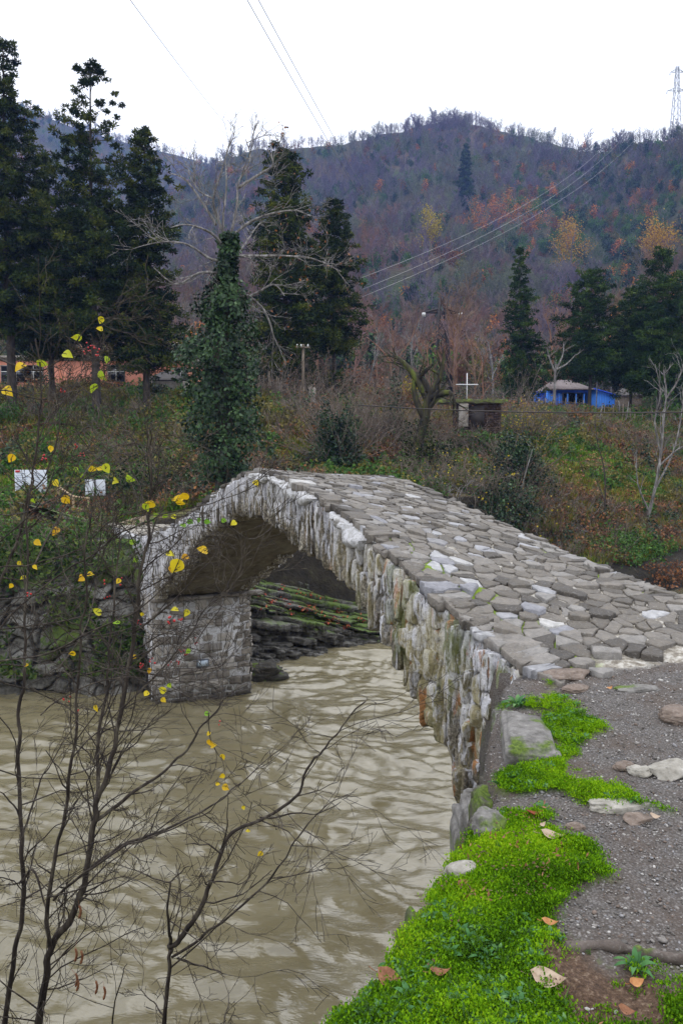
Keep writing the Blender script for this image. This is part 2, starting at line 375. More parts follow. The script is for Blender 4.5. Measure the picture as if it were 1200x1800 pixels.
ZR = curve([(-3, 4.55), (-.6, 4.6), (0, 4.72), (.7, 4.82), (1.4, 4.9), (2.0, 4.95), (2.5, 5.04), (2.9, 5.16), (3.6, 5.27), (4.3, 5.37), (5.2, 5.55), (5.9, 5.68), (6.6, 5.76), (7.1, 5.79), (8.1, 5.58), (9.04, 5.33), (10.1, 5.05), (12.44, 4.52), (15.95, 3.96), (22, 3.75), (26, 3.75)])
ZI = curve([(-1, -1.5), (.30, -1.5), (.42, 2.6), (.64, 3.20), (.82, 3.36), (1.02, 3.52), (1.22, 3.7), (1.56, 3.9), (1.74, 4.04), (2.07, 4.30), (2.41, 4.49), (2.96, 4.62), (3.5, 4.74), (4.38, 4.97), (5.1, 5.09), (5.91, 5.22), (6.71, 5.27), (7.46, 5.17), (8.31, 4.95), (9.27, 4.66), (10.15, 4.31), (11.39, 3.81), (13, 3.15), (14.4, 2.6), (14.6, 2.5)])
def zd(s, t): a = np.clip(np.asarray(t, float) / BW, 0, 1); return ZL(s) * (1 - a) + ZR(s) * a

def mat_slabs():
    q = NT('lime_streaked_slabs'); st = q.mapv((1, 1, .16)); hf = q.attr('hf'); sp = q.attr('sp')
    a = q.noise(17, 6, .65, .5, vec=st); b = q.noise(3.2, 5, .6, .3, vec=q.mapv((1, 1, .3))); f = q.noise(38, 4, .65)
    base = q.ramp(f, [(.32, (.05, .045, .036)), (.5, (.17, .155, .13)), (.66, (.36, .34, .30))])
    tone = q.ramp(q.attr('tint'), [(0, (.35, .31, .25)), (.5, (.9, .84, .72)), (1, (1.25, 1.22, 1.15))])
    base = q.mix(1, base, tone, 'MULTIPLY')
    lime = q.ramp(f, [(.3, (.42, .42, .44)), (.7, (.70, .70, .76))])
    lm = q.math('ADD', a, q.math('MULTIPLY', q.math('SUBTRACT', hf, .5), .22)); lm = q.math('ADD', lm, q.math('MULTIPLY', sp, .05))
    c = q.mix(q.ramp(lm, [(.49, 0), (.545, .95)]), base, lime)
    dk = q.noise(24, 5, .6, .3, vec=q.mapv((1, 1, .14)))
    c = q.mix(q.ramp(dk, [(.56, 0), (.62, .9)]), c, (.035, .03, .024))
    near = q.ramp(sp, [(.0, 1), (.14, .8), (.27, .15), (.5, 0)])         # the near foot: algae and iron stains
    ylw = q.mix(q.ramp(b, [(.46, 0), (.58, .7)]), c, q.mix(f, (.26, .23, .09), (.48, .42, .24)))
    grn = q.mix(q.ramp(q.noise(2.3, 4, .6, vec=q.mapv((1, 1, .35))), [(.55, 0), (.64, .85)]), ylw, (.12, .14, .03))
    org = q.mix(q.ramp(q.noise(4.4, 4, .6, .5, vec=q.mapv((1.3, 1.3, .3))), [(.57, 0), (.62, .85)]), grn, q.mix(f, (.20, .07, .02), (.48, .21, .06)))
    c = q.mix(near, c, org); c = q.mix(q.math('MULTIPLY', q.ramp(q.noise(8, 6, .7, .6, vec=q.mapv((1, 1, .4))), [(.54, 0), (.60, .9)]), q.ramp(sp, [(.0, .9), (.2, .3)])), c, lime); c = q.mix(q.ramp(q.noise(60, 3, .7), [(.56, 0), (.66, .6)]), c, (.05, .045, .035))
    bp_ = q.bump(q.math('ADD', f, q.math('MULTIPLY', a, 1.2)), .9, .02)
    return q.bsdf(c, .7, bp_, spec=.35)
def mat_lime():
    q = NT('lime_mortar'); f = q.noise(24, 5, .7); g = q.noise(5, 5, .65); z = q.noise(60, 3, .6)
    c = q.ramp(f, [(.3, (.30, .29, .27)), (.55, (.56, .56, .58)), (.7, (.68, .68, .72))])
    c = q.mix(q.ramp(g, [(.52, 0), (.62, .9)]), c, (.10, .09, .07))
    return q.bsdf(c, .85, q.bump(q.math('ADD', f, q.math('MULTIPLY', z, .5)), 1.0, .03))
def mat_paving():
    q = NT('flagstone'); f = q.noise(12, 6, .7); g = q.noise(45, 4, .6); t = q.attr('tint')
    c = q.ramp(t, [(0, (.055, .047, .040)), (.25, (.115, .10, .083)), (.5, (.165, .148, .13)), (.72, (.215, .203, .192)), (.86, (.205, .205, .23)), (.95, (.34, .34, .355)), (1, (.42, .41, .40))])
    c = q.mix(1, c, q.ramp(f, [(.25, .5), (.5, 1.0), (.75, 1.5)]), 'MULTIPLY')
    c = q.mix(q.ramp(g, [(.58, 0), (.72, .5)]), c, (.34, .33, .31))
    ms = q.math('MULTIPLY', q.attr('moss'), 1.0)
    c = q.mix(q.ramp(q.math('ADD', ms, q.math('MULTIPLY', q.noise(22, 5, .7), 1.2)), [(1.0, 0), (1.22, .9)]), c, (.12, .17, .02))
    r = q.ramp(f, [(.3, .42), (.7, .75)])
    return q.bsdf(c, r, q.bump(q.math('ADD', f, q.math('MULTIPLY', g, .5)), .9, .02), spec=.4)
def mat_bed():
    q = NT('paving_mortar'); f = q.noise(14, 5, .7); g = q.noise(1.1, 3, .6); ms = q.attr('moss')
    c = q.ramp(f, [(.3, (.10, .085, .065)), (.48, (.24, .215, .18)), (.62, (.50, .48, .44))])
    c = q.mix(q.ramp(q.math('ADD', ms, q.math('MULTIPLY', f, .5)), [(.40, 0), (.62, 1)]), c, q.mix(f, (.08, .15, .01), (.22, .30, .02)))
    return q.bsdf(c, .9, q.bump(f, .9, .02))
def mat_masonry(name='grey_masonry', w=1.0):
    q = NT(name); f = q.noise(6, 6, .65); g = q.noise(30, 4, .6); t = q.attr('tint'); s = q.noise(1.3, 4, .6, .5, vec=q.mapv((1, 1, .4)))
    c = q.ramp(t, [(0, (.13 * w, .115 * w, .10 * w)), (.5, (.25 * w, .225 * w, .20 * w)), (1, (.40 * w, .375 * w, .35 * w))])
    c = q.mix(1, c, q.ramp(f, [(.3, .6), (.7, 1.35)]), 'MULTIPLY')
    c = q.mix(q.ramp(s, [(.52, 0), (.66, .6)]), c, (.36 * w, .35 * w, .35 * w))
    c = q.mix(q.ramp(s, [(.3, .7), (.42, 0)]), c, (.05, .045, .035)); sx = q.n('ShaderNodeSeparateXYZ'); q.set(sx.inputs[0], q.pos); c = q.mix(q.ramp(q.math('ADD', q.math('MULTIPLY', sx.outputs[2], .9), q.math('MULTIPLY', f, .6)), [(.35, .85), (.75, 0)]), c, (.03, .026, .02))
    return q.bsdf(c, .85, q.bump(q.math('ADD', f, q.math('MULTIPLY', g, .4)), .9, .03))
def mat_vault():
    q = NT('vault_stone'); f = q.noise(5, 6, .65, vec=q.mapv((1, 1, 1))); g = q.noise(1.4, 3, .6)
    c = q.ramp(f, [(.3, (.055, .045, .035)), (.55, (.13, .115, .09)), (.72, (.22, .20, .17))])
    c = q.mix(q.ramp(g, [(.5, 0), (.65, .5)]), c, (.20, .19, .17))
    return q.bsdf(c, .85, q.bump(f, 1, .05))

rng = np.random.default_rng(7)
bridge = thing('stone_bridge', (*bp(6.5, BW / 2, 0)[:2], 0), 'old humpbacked stone arch bridge with flagstone deck crossing the muddy river', 'bridge')
BB = np.array(bridge.location)

def clip(poly, a, b):   # keep the side nearer a than b
    m = (a + b) / 2; nrm = b - a; o = []
    dd = [(p - m) @ nrm for p in poly]
    for i in range(len(poly)):
        j = (i + 1) % len(poly)
        if dd[i] <= 0: o.append(poly[i])
        if (dd[i] < 0) != (dd[j] < 0) and dd[i] != dd[j]: t = dd[i] / (dd[i] - dd[j]); o.append(poly[i] + (poly[j] - poly[i]) * t)
    return o
def pmoss(s, t):
    s = np.asarray(s, float); t = np.asarray(t, float)
    a = np.exp(-((t - .25) / .32) ** 2) * np.exp(-((s - .9) / 1.5) ** 2) * 1.0
    b = np.exp(-((t - .16) / .16) ** 2) * np.exp(-((s - 3.9) / 1.3) ** 2) * .95
    c = np.exp(-((t - BW + .15) / .2) ** 2) * np.exp(-((s - 1.6) / .9) ** 2) * .85 + np.exp(-((t - BW + .1) / .1) ** 2) * np.exp(-((s - 5.0) / .5) ** 2) * .7
    return np.clip(a + b + c, 0, 1)
def paving():
    seeds = []; s = -.75; row = 0
    while s < 9.2:
        hs_ = rng.uniform(.095, .165); t = .10 + rng.uniform(0, .2)
        while t < BW - .08:
            seeds.append((s + rng.uniform(-.05, .05), t + rng.uniform(-.02, .02))); t += rng.uniform(.11, .34)
        s += hs_; row += 1
    S = np.array(seeds); m = MB(); ms = []
    for i, p in enumerate(S):
        end = -.12 + .25 * vn(p[1] * 1.7, 3.3, seed=4) - .25 * (p[1] < .5)
        if p[0] < end + rng.uniform(-.12, .1): continue
        q = S[np.argsort(np.hypot(*(S - p).T))[1:22]]
        poly = [np.array(v) for v in [(p[0] - .35, max(p[1] - .4, .0)), (p[0] + .35, max(p[1] - .4, .0)), (p[0] + .35, min(p[1] + .4, BW - .0)), (p[0] - .35, min(p[1] + .4, BW - .0))]]
        for o in q: poly = clip(poly, p, o)
        if len(poly) < 3: continue
        P = np.array(poly); c = P.mean(0)
        Q = []
        for k in range(len(P)):                      # cut the corners, wobble the rim
            a, b = P[k], P[(k + 1) % len(P)]
            L = np.linalg.norm(b - a)
            if L < .03: continue
            for f in ((.06, .35, .65, .94) if L > .12 else (.2, .8)): Q.append(a + (b - a) * f)
        if len(Q) < 4: continue
        Q = np.array(Q); d = Q - c; L = np.linalg.norm(d, axis=1)[:, None]
        Q = c + d / L * (L - rng.uniform(.003, .016) + rng.normal(size=L.shape) * .0065)
        n = len(Q); lift = rng.uniform(0, .014) if rng.random() > .14 else rng.uniform(.014, .038); tl = rng.normal(size=2) * .05
        def zz(X, off): return zd(X[:, 0], X[:, 1]) + off + ((X - c) @ tl)
        rings = []
        for sc_, off in ((1.0, -.05), (1.0, lift - .004), (.97, lift), (.6, lift + .002)):
            X = c + (Q - c) * sc_; jit = rng.normal(size=n) * (.0018 if sc_ < 1 else 0); rings.append(bp(X[:, 0], X[:, 1], zz(X, off) + jit * 1.6))
        V = np.concatenate(rings + [bp(c[0], c[1], zd(*c) + lift)[None]]); F = []
        for r_ in range(3):
            for k in range(n): F.append((r_ * n + k, r_ * n + (k + 1) % n, (r_ + 1) * n + (k + 1) % n, (r_ + 1) * n + k))
        tn = np.clip(rng.normal(.36, .27), 0, 1)
        if rng.random() < .08: tn = rng.uniform(.80, .98)
        m.add(V, F, tn); o0 = m.n - len(V)
        m.F.append(np.array([(o0 + 3 * n + k, o0 + 3 * n + (k + 1) % n, o0 + 4 * n) for k in range(n)]))
        ms.append(np.full(len(V), float(pmoss(*c)) * rng.uniform(.3, 1.1)))
    for side in (0, 1):                               # the coping rows along both rims
        s = -.15 if side == 0 else .1
        while s < 16.5:
            L = rng.uniform(.10, .27); g = .010; th = rng.uniform(.045, .085); ov = rng.uniform(-.05, .075); wd = rng.uniform(.10, .34)
            t0, t1 = (-ov, wd) if side == 0 else (BW - wd * .7, BW + ov * .5)
            k = 7; ss = np.linspace(s + g, s + L - g, k); up = np.concatenate([ss, [s + L - g * .6] * 2, ss[::-1], [s + g * .6] * 2])
            tt = np.concatenate([np.full(k, t0), [t0 + (t1 - t0) * .33, t0 + (t1 - t0) * .66], np.full(k, t1), [t0 + (t1 - t0) * .66, t0 + (t1 - t0) * .33]])
            up = up + rng.normal(size=len(up)) * .010; tt = tt + rng.normal(size=len(tt)) * .017 + (up - s - L / 2) * rng.normal() * .22; n = len(up); cs, ct = up.mean(), tt.mean(); li = rng.uniform(-.005, .035); ti = rng.normal() * .07
            rings = []
            for sc_, off in ((.99, -th), (1.0, -th * .6), (1.0, li - .005), (.975, li)):
                X = cs + (up - cs) * sc_; Y = ct + (tt - ct) * sc_; rings.append(bp(X, Y, zd(X, Y) + off + (Y - ct) * ti + rng.normal(size=n) * .002))
            V = np.concatenate(rings + [bp(cs, ct, zd(cs, ct) + li)[None]]); F = []
            for r_ in range(3):
                for q_ in range(n): F.append((r_ * n + q_, r_ * n + (q_ + 1) % n, (r_ + 1) * n + (q_ + 1) % n, (r_ + 1) * n + q_))
            m.add(V, F, np.clip(rng.normal(.36, .28), 0, 1)); o0 = m.n - len(V)
            m.F.append(np.array([(o0 + 3 * n + q_, o0 + 3 * n + (q_ + 1) % n, o0 + 4 * n) for q_ in range(n)]))
            m.F.append(np.array([tuple(range(o0, o0 + n))[::-1]]))
            ms.append(np.full(len(V), float(pmoss(cs, ct)) * rng.uniform(.2, 1)))
            s += L
    m.build('flagstone_paving', mat_paving(), bridge, BB, attrs={'moss': np.concatenate(ms)})
    s = np.linspace(-.9, 24, 900); t = np.linspace(.03, BW - .03, 90); Sg, Tg = np.meshgrid(s, t, indexing='ij')
    z = zd(Sg, Tg) - .012 + fbm(Sg * 6, Tg * 6, oct=3, seed=12) * .012 - .06 * sstep(.15, -.8, Sg)
    m = MB(); m.grid(bp(Sg, Tg, z)); m.build('mortar_bed', mat_bed(), bridge, BB, smooth=True, attrs={'moss': pmoss(Sg, Tg)})
paving()

def icos(sub):
    bm = bmesh.new(); bmesh.ops.create_icosphere(bm, subdivisions=sub, radius=1); V = np.array([v.co[:] for v in bm.verts]); F = np.array([[v.index for v in f.verts] for f in bm.faces]); bm.free(); return V, F
SQ = {k: icos(k) for k in (3, 4, 5)}
def wedge(m, s, t, z, ws, wt, hz, lod, r, cuts=6, lean=0.0, yaw=0.0, side=0):
    """one broken upright stone: a squared block with split faces"""
    V, F = SQ[lod]; P = np.sign(V) * np.abs(V) ** .30
    for _ in range(cuts):
        n_ = r.normal(size=3) * np.array([1, 1.2, .35]); n_ /= np.linalg.norm(n_); lim = r.uniform(.72, 1.12); q = P @ n_; P = P - np.outer(np.maximum(q - lim, 0) * .96, n_)
    for sg, pr in ((-1, .8), (1, .25)):                            # oblique broken ends
        if r.random() < pr: n_ = np.array([r.normal() * .22, r.normal() * .15, sg]); n_ /= np.linalg.norm(n_); q = P @ n_; P = P - np.outer(np.maximum(q - r.uniform(.80, .97), 0), n_)
    P = P * np.array([ws / 2, wt / 2, hz / 2]); o = r.uniform(0, 90)
    P = P + (fbm(P[:, 0] * 16 + o, P[:, 1] * 16, P[:, 2] * 9, oct=3, seed=70) * .0075)[:, None] * np.sign(V) + (fbm(P[:, 0] * 60 + o, P[:, 1] * 60, P[:, 2] * 40, oct=2, seed=72) * .0028)[:, None] * V
    S_ = P[:, 0] * math.cos(yaw) - P[:, 1] * math.sin(yaw) + P[:, 2] * lean; T_ = P[:, 0] * math.sin(yaw) + P[:, 1] * math.cos(yaw)
    W_ = bp(s + S_, (t + T_) if side == 0 else BW - (t + T_), z + P[:, 2]); m.add(W_, F if side == 0 else F[:, ::-1], r.random()); return len(V)
def ring(tside, s0, s1, name, dens=1.0, fine=True):
    m = MB(); HF = []; SP = []; s = s0; r = np.random.default_rng(40 + tside)
    while s < s1:
        wd = r.uniform(.04, .105) * (1 + .35 * (s < 2.2)) / dens
        zt = float(zd(s, tside * BW)) - (.05 if tside == 0 else .16); zb = float(ZI(max(s, .66))) if s < 14.5 else float(H(*bp(s, tside, 0)[:2])) - .4
        if s < .66: zb = 3.24 + (.66 - s) * 1.0
        if s < 14.5: zb -= (r.uniform(-.06, .10) + (r.uniform(.02, .12) if r.random() < .25 else 0)) if s < 3 else (r.uniform(-.03, .055) + (r.uniform(.02, .07) if r.random() < .12 else 0))
        hgt = zt - zb; k = 1 if hgt < .75 and r.random() < .75 else int(np.ceil(hgt / (r.uniform(.22, .6) if s < 2.6 else r.uniform(.38, .85)))); cutsz = np.sort(np.concatenate([[0, 1], (np.arange(1, k) + r.uniform(-.25, .25, k - 1)) / k])); lean = r.normal() * .05
        for a_, b_ in zip(cutsz[:-1], cutsz[1:]):
            h0, h1 = zb + a_ * hgt, zb + b_ * hgt; out = (r.uniform(-.05, .055) + (.02 if s < 2.5 else 0)) if tside == 0 else -.04
            lod = 5 if (s < 2.4 and fine) else 4 if (s < 7 and fine) else 3
            n = wedge(m, s + wd / 2 + (h0 + h1 - zb - zt) / 2 * lean, -out + .13, (h0 + h1) / 2, wd * r.uniform(1.05, 1.35), .34, (h1 - h0) * r.uniform(.95, 1.08), lod, r, 6, lean, r.normal() * .06, tside)
            Z_ = m.V[-1][:, 2]; HF.append(np.clip((Z_ - zb) / hgt, 0, 1)); SP.append(np.full(n, np.clip(s / 15, 0, 1)))
        s += wd
    m.build(name, M_slab, bridge, BB, smooth=False, attrs={'hf': np.concatenate(HF), 'sp': np.concatenate(SP)})
M_slab = mat_slabs(); M_lime = mat_lime(); M_mas = mat_masonry()
ring(0, -.45, 24, 'arch_ring'); ring(1, .6, 15, 'arch_ring', dens=.7, fine=False)

# lime render clinging between the ring and the coping, ragged lower edge
def lime():
    m = MB(); S_ = np.linspace(.1, 19.5, 900); v = np.linspace(0, 1, 14)
    dep = np.clip(.05 + fbm(S_ * 1.3, 0, oct=3, seed=81) * .17 + (vn(S_ * 7, 2, seed=82) * .06), .012, .5)
    dep *= np.interp(S_, [0, 1.6, 2.0, 3.6, 4.2, 5.2, 6, 20], [.8, .7, 1.4, 1.5, .9, .8, .6, .6])
    Sg, Vg = np.meshgrid(S_, v, indexing='ij'); Z = ZL(Sg) - .035 - Vg * dep[:, None] + fbm(Sg * 14, Vg * 3, oct=2, seed=83) * .012
    T = .14 * (dep[:, None] < .035) - .075 - .035 * np.sin(Vg * np.pi) + fbm(Sg * 5, Z * 9, oct=4, seed=84) * .04 + .10 * (Vg > .98) + .10 * (Vg < .02)
    m.grid(bp(Sg, T, Z)); m.build('lime_render', M_lime, bridge, BB, smooth=True)
lime()

def core():
    m = MB(); s = np.linspace(.35, 14.6, 260); t = np.linspace(.06, BW - .06, 60); Sg, Tg = np.meshgrid(s, t, indexing='ij')
    z = ZI(Sg) + .05 + fbm(Sg * 2.2, Tg * 1.2, oct=4, seed=90) * .035 + (np.abs(vn(Sg * 5, Tg * 1.6, seed=92)) < .09) * -.0
    crs = np.abs(((Tg * 2.6 + fbm(Sg * 1.2, Tg, seed=93) * .3) % 1) - .5); z = z + (crs < .06) * .015
    m.grid(bp(Sg, Tg, z)[:, ::-1]); m.build('vault', mat_vault(), bridge, BB, smooth=True)
    m = MB()                                            # rubble filling between vault and deck
    s = np.concatenate([np.linspace(-.8, .3, 8), np.linspace(.45, 14.6, 120), np.linspace(14.8, 24, 20)])
    sg, vg = np.meshgrid(np.linspace(.0, 14.6, 1100), np.linspace(0, 1, 60), indexing='ij'); bot = np.where(sg > .66, ZI(np.maximum(sg, .66)) + .03, 3.3 + (.66 - np.minimum(sg, .66))); zf = bot + (ZL(sg) - .06 - bot) * vg
    tf = -.005 - fbm(sg * 6, zf * 3, oct=4, seed=190) * .035 - fbm(sg * 26, zf * 16, oct=3, seed=191) * .014 + .05 * (vg < .02); m.grid(bp(sg, tf, zf)[:, ::-1])
    m.build('face_mortar', M_slab, bridge, BB, attrs={'hf': vg[:, ::-1], 'sp': sg / 15}); m = MB()
    for t, fl in ((.09, 0), (BW - .045, 1)):
        top = zd(s, t) - .05; bot = np.where((s > .4) & (s < 14.65), ZI(s) + .04, -1.0)
        G = np.stack([bp(s, t, bot), bp(s, t, top)], 0); m.grid(G if fl else G[:, ::-1])
    m.build('rubble_fill', M_lime, bridge, BB)
core()

def masonry(m, origin, ux, width, z0, z1, nrm, rg, course=(.10, .30), blk=(.12, .46), bulge=.06, skip=0.0):
    z = z0
    while z < z1:
        hh = min(rg.uniform(*course), z1 - z + .05); x = -rg.uniform(0, .2)
        while x < width:
            L = rg.uniform(*blk); a, b = max(x, 0), min(x + L, width)
            if b - a > .05 and rg.random() > skip:
                nu, nv = 11, 9; U, Vv = np.meshgrid(np.linspace(0, 1, nu), np.linspace(0, 1, nv), indexing='ij')
                ed = np.minimum(np.minimum(U, 1 - U) * (b - a), np.minimum(Vv, 1 - Vv) * hh); r_ = np.clip(ed / .035, 0, 1)
                off = -(1 - r_) ** 2 * .06 + rg.uniform(-.02, bulge)
                px_ = a + .006 + U * (b - a - .012); pz = z + .006 + Vv * (hh - .012)
                off = off + fbm(px_ * 7 + z, pz * 7, x, oct=3, seed=99) * .022
                jx = fbm(px_ * 6, pz * 6, 1, oct=2, seed=98) * .020
                P = origin[None, None] + ux[None, None] * (px_ + jx)[..., None] + nrm[None, None] * off[..., None]; P[..., 2] = pz + jx + vn(px_ * 1.1, pz * .9, 5, seed=97) * .06
                m.grid(P, rg.random())
            x += L
        z += hh
def pier():
    rg = np.random.default_rng(4); m = MB()
    ds3 = np.append(DS, 0); dn3 = np.append(DN, 0)
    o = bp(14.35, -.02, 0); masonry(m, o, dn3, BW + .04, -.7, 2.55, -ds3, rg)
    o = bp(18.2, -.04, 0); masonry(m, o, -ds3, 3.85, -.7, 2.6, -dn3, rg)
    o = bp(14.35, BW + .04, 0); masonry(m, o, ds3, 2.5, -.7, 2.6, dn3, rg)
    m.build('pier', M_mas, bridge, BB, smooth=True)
    m = MB(); c = bp(16.4, BW / 2, 0); m.box((c[0], c[1], .8), (BW - .01, 4.08, 3.4), BA); m.build('pier_core', M_lime, bridge, BB)
    m = MB(); rg = np.random.default_rng(6); t = -.12                                 # springing ledge of thin slabs
    while t < BW + .1:
        L = rg.uniform(.2, .5); c = bp(14.42, t + L / 2, 2.58); m.box(c, (L - .02, .36, .07), BA, rg.random() * .3); t += L
    m.build('springing_ledge', M_mas, bridge, BB)
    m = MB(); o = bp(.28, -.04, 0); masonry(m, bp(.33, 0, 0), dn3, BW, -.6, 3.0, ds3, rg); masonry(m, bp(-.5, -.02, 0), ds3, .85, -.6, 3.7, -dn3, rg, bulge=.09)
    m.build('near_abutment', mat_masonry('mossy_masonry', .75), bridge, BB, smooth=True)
pier()
m = MB(); c = bp(14.2, 1.1, .95); m.box(c, (.30, .06, .20), BA); m.build('lamp_box', plain('lamp_box_paint', (.07, .08, .10), .3), bridge, BB)
m = MB(); c = bp(14.165, 1.1, .96); m.box(c, (.24, .02, .14), BA); m.build('lamp_glass', plain('lamp_glass', (.35, .42, .50), .1, spec=.8), bridge, BB)

# ------------------------------------------------------------------ the near bank
EDGE_PX = [(868, 1262), (866, 1330), (850, 1420), (822, 1462), (790, 1503), (757, 1545), (738, 1590), (722, 1630), (682, 1680), (640, 1740), (588, 1802)]
EP = [onz(a, b, 4.5)[:2] for a, b in EDGE_PX]
EDGE = np.array([(60, 17), (30, 14), (8, 8.7)] + [bp(.42, BW, 0)[:2], bp(.42, .0, 0)[:2], bp(.1, -.05, 0)[:2]] + EP + [(-.25, 2.05), (-.8, 1.85), (-2, 1.6), (-6, 1.3), (-60, 0)])
def seg_sd(x, y, P, closed=False):
    best = np.full(np.shape(x), 1e9); sg = np.ones(np.shape(x)); n = len(P)
    for i in range(n if closed else n - 1):
        a, b = P[i], P[(i + 1) % n]; d = b - a; t = np.clip(((x - a[0]) * d[0] + (y - a[1]) * d[1]) / (d @ d), 0, 1)
        ex, ey = x - a[0] - t * d[0], y - a[1] - t * d[1]; dist = np.hypot(ex, ey); c = d[0] * (y - a[1]) - d[1] * (x - a[0])
        u = dist < best - 1e-9; best = np.where(u, dist, best); sg = np.where(u, np.sign(c), sg)
    return best * sg
def inpoly(x, y, P):
    ins = np.zeros(np.shape(x), bool); n = len(P)
    for i in range(n):
        a, b = P[i], P[(i + 1) % n]
        if a[1] == b[1]: continue
        c = ((a[1] > y) != (b[1] > y)) & (x < (b[0] - a[0]) * (y - a[1]) / (b[1] - a[1]) + a[0]); ins ^= c
    return ins
def poly_sd(x, y, px):
    P = np.array([onz(a, b, 4.5)[:2] for a, b in px]); d = np.abs(seg_sd(x, y, P, True)); return np.where(inpoly(x, y, P), d, -d)
def masks(x, y):
    nz = fbm(x * 3.2, y * 3.2, oct=4, seed=110) * .13 + fbm(x * 13, y * 13, oct=2, seed=112) * .035
    a = poly_sd(x, y, [(800, 1440), (900, 1412), (985, 1425), (1035, 1480), (1060, 1560), (1045, 1650), (1230, 1690), (1500, 1750), (1700, 2400), (200, 2400), (560, 1790), (650, 1650), (720, 1540)])
    b = poly_sd(x, y, [(870, 1228), (960, 1222), (1000, 1245), (1040, 1310), (1005, 1345), (1010, 1395), (890, 1400), (880, 1365), (968, 1335), (965, 1260)])
    c = poly_sd(x, y, [(1040, 1418), (1120, 1405), (1130, 1430), (1050, 1440)]) - .03
    moss = np.clip(np.maximum(np.maximum(a, b + .0), c) / .20 + nz / .13 + .12, 0, 1)
    soil = sstep(.32, .85, fbm(x * 2.6 + 4, y * 2.6, oct=4, seed=120) + .55 * sstep(.35, 1.3, x) * sstep(3.2, 2.5, y) + .25 * sstep(-.05, -.0, -np.abs(a) + .1))
    sand = np.clip(poly_sd(x, y, [(940, 1190), (985, 1120), (1100, 1105), (1300, 1125), (1300, 1165), (1150, 1180), (1050, 1190)]) / .15 + .6 + nz * 4, 0, 1)
    return moss, soil * (moss > .2), sand
def gz(x, y):
    """ground height on the near bank"""
    x = np.asarray(x, float); y = np.asarray(y, float); sd = -seg_sd(x, y, EDGE)       # >0 = river side
    e = sd + fbm(x * 2.3, y * 2.3, oct=3, seed=130) * .05
    o = np.maximum(e, 0); left = sstep(-.15, -.6, x) * sstep(4, 3, y)
    steep = np.interp(o, [0, .03, .08, .18, .36, .6, 3], [0, .14, .7, 2.0, 4.4, 6.5, 8]); ledge = np.interp(o, [0, .3, 1, 2, 3.2, 6], [0, .9, 1.9, 3.2, 6.2, 7.5])
    z = 4.53 + fbm(x * .9, y * .9, oct=3, seed=131) * .035 - .07 * np.exp(-np.maximum(-e, 0) / .12)
    z = z + .16 * sstep(5.0, 6.2, x * DS[0] + y * DS[1]) * sstep(1.4, 3, x)
    z = z - .0 - (steep * (1 - left) + ledge * left)
    rough = fbm(x * 5, y * 5, np.clip(z, -3, 5) * 5, oct=4, seed=133) * .12
    return z + rough * sstep(0, .1, o)
def mat_near():
    q = NT('near_bank_ground'); f = q.noise(55, 4, .7); v = q.voro(85, out=1); vd = q.voro(85); big = q.noise(3, 4, .6); mo, so, sa, cl = q.attr('moss'), q.attr('soil'), q.attr('sand'), q.attr('cliff')
    grav = q.mix(q.ramp(vd, [(.1, 0), (.6, .8)]), q.ramp(f, [(.3, (.10, .094, .09)), (.7, (.30, .285, .28))]), (.055, .047, .042))
    grav = q.mix(q.ramp(big, [(.4, 0), (.65, .6)]), grav, (.085, .06, .045))
    sand = q.ramp(f, [(.3, (.22, .20, .17)), (.55, (.40, .385, .35)), (.7, (.55, .54, .51))])
    c = q.mix(sa, grav, sand)
    soil = q.ramp(f, [(.3, (.03, .017, .011)), (.55, (.10, .06, .038)), (.72, (.24, .18, .13))])
    moss = q.mix(q.ramp(big, [(.35, 0), (.6, 1)]), q.ramp(f, [(.3, (.02, .06, .004)), (.6, (.07, .19, .01)), (.75, (.15, .30, .02))]), q.ramp(f, [(.3, (.08, .13, .005)), (.65, (.26, .36, .01))]))
    g = q.mix(q.ramp(q.math('ADD', so, q.math('MULTIPLY', f, .8)), [(.55, 0), (.85, 1)]), moss, soil)
    c = q.mix(mo, c, g)
    rock = q.mix(q.ramp(q.noise(7, 5, .6), [(.5, 0), (.6, 1)]), q.ramp(f, [(.3, (.03, .027, .022)), (.7, (.12, .11, .095))]), (.05, .075, .012))
    c = q.mix(cl, c, rock)
    return q.bsdf(c, .85, q.bump(q.math('ADD', f, q.math('MULTIPLY', vd, -.8)), .8, .012))
def near_bank():
    xs = np.concatenate([np.linspace(-60, -4, 14), np.linspace(-3.6, -1.0, 14), np.arange(-.9, 3.6, .02), np.linspace(3.7, 6, 16), np.linspace(7, 60, 18)])
    ys = np.concatenate([np.linspace(-40, .4, 12), np.linspace(.6, 1.7, 12), np.arange(1.75, 6.9, .02), np.linspace(7, 9.5, 24), np.linspace(10, 22, 14)])
    X, Y = np.meshgrid(xs, ys); Z = gz(X, Y); mo, so, sa = masks(X, Y); sd = -seg_sd(X, Y, EDGE)
    Z = Z + np.where(sd < 0, mo * (.012 + .022 * (fbm(X * 9, Y * 9, oct=3, seed=140) + .3)) + (1 - mo) * fbm(X * 22, Y * 22, oct=2, seed=141) * .005, 0)
    m = MB(); m.grid(np.stack([X, Y, Z], -1)); near = (X > -1) & (X < 3.6)
    tag(m.build('near_bank', mat_near(), smooth=True, attrs={'moss': mo, 'soil': so, 'sand': sa * (1 - mo), 'cliff': sstep(.02, .12, sd)}), kind='structure')
near_bank()

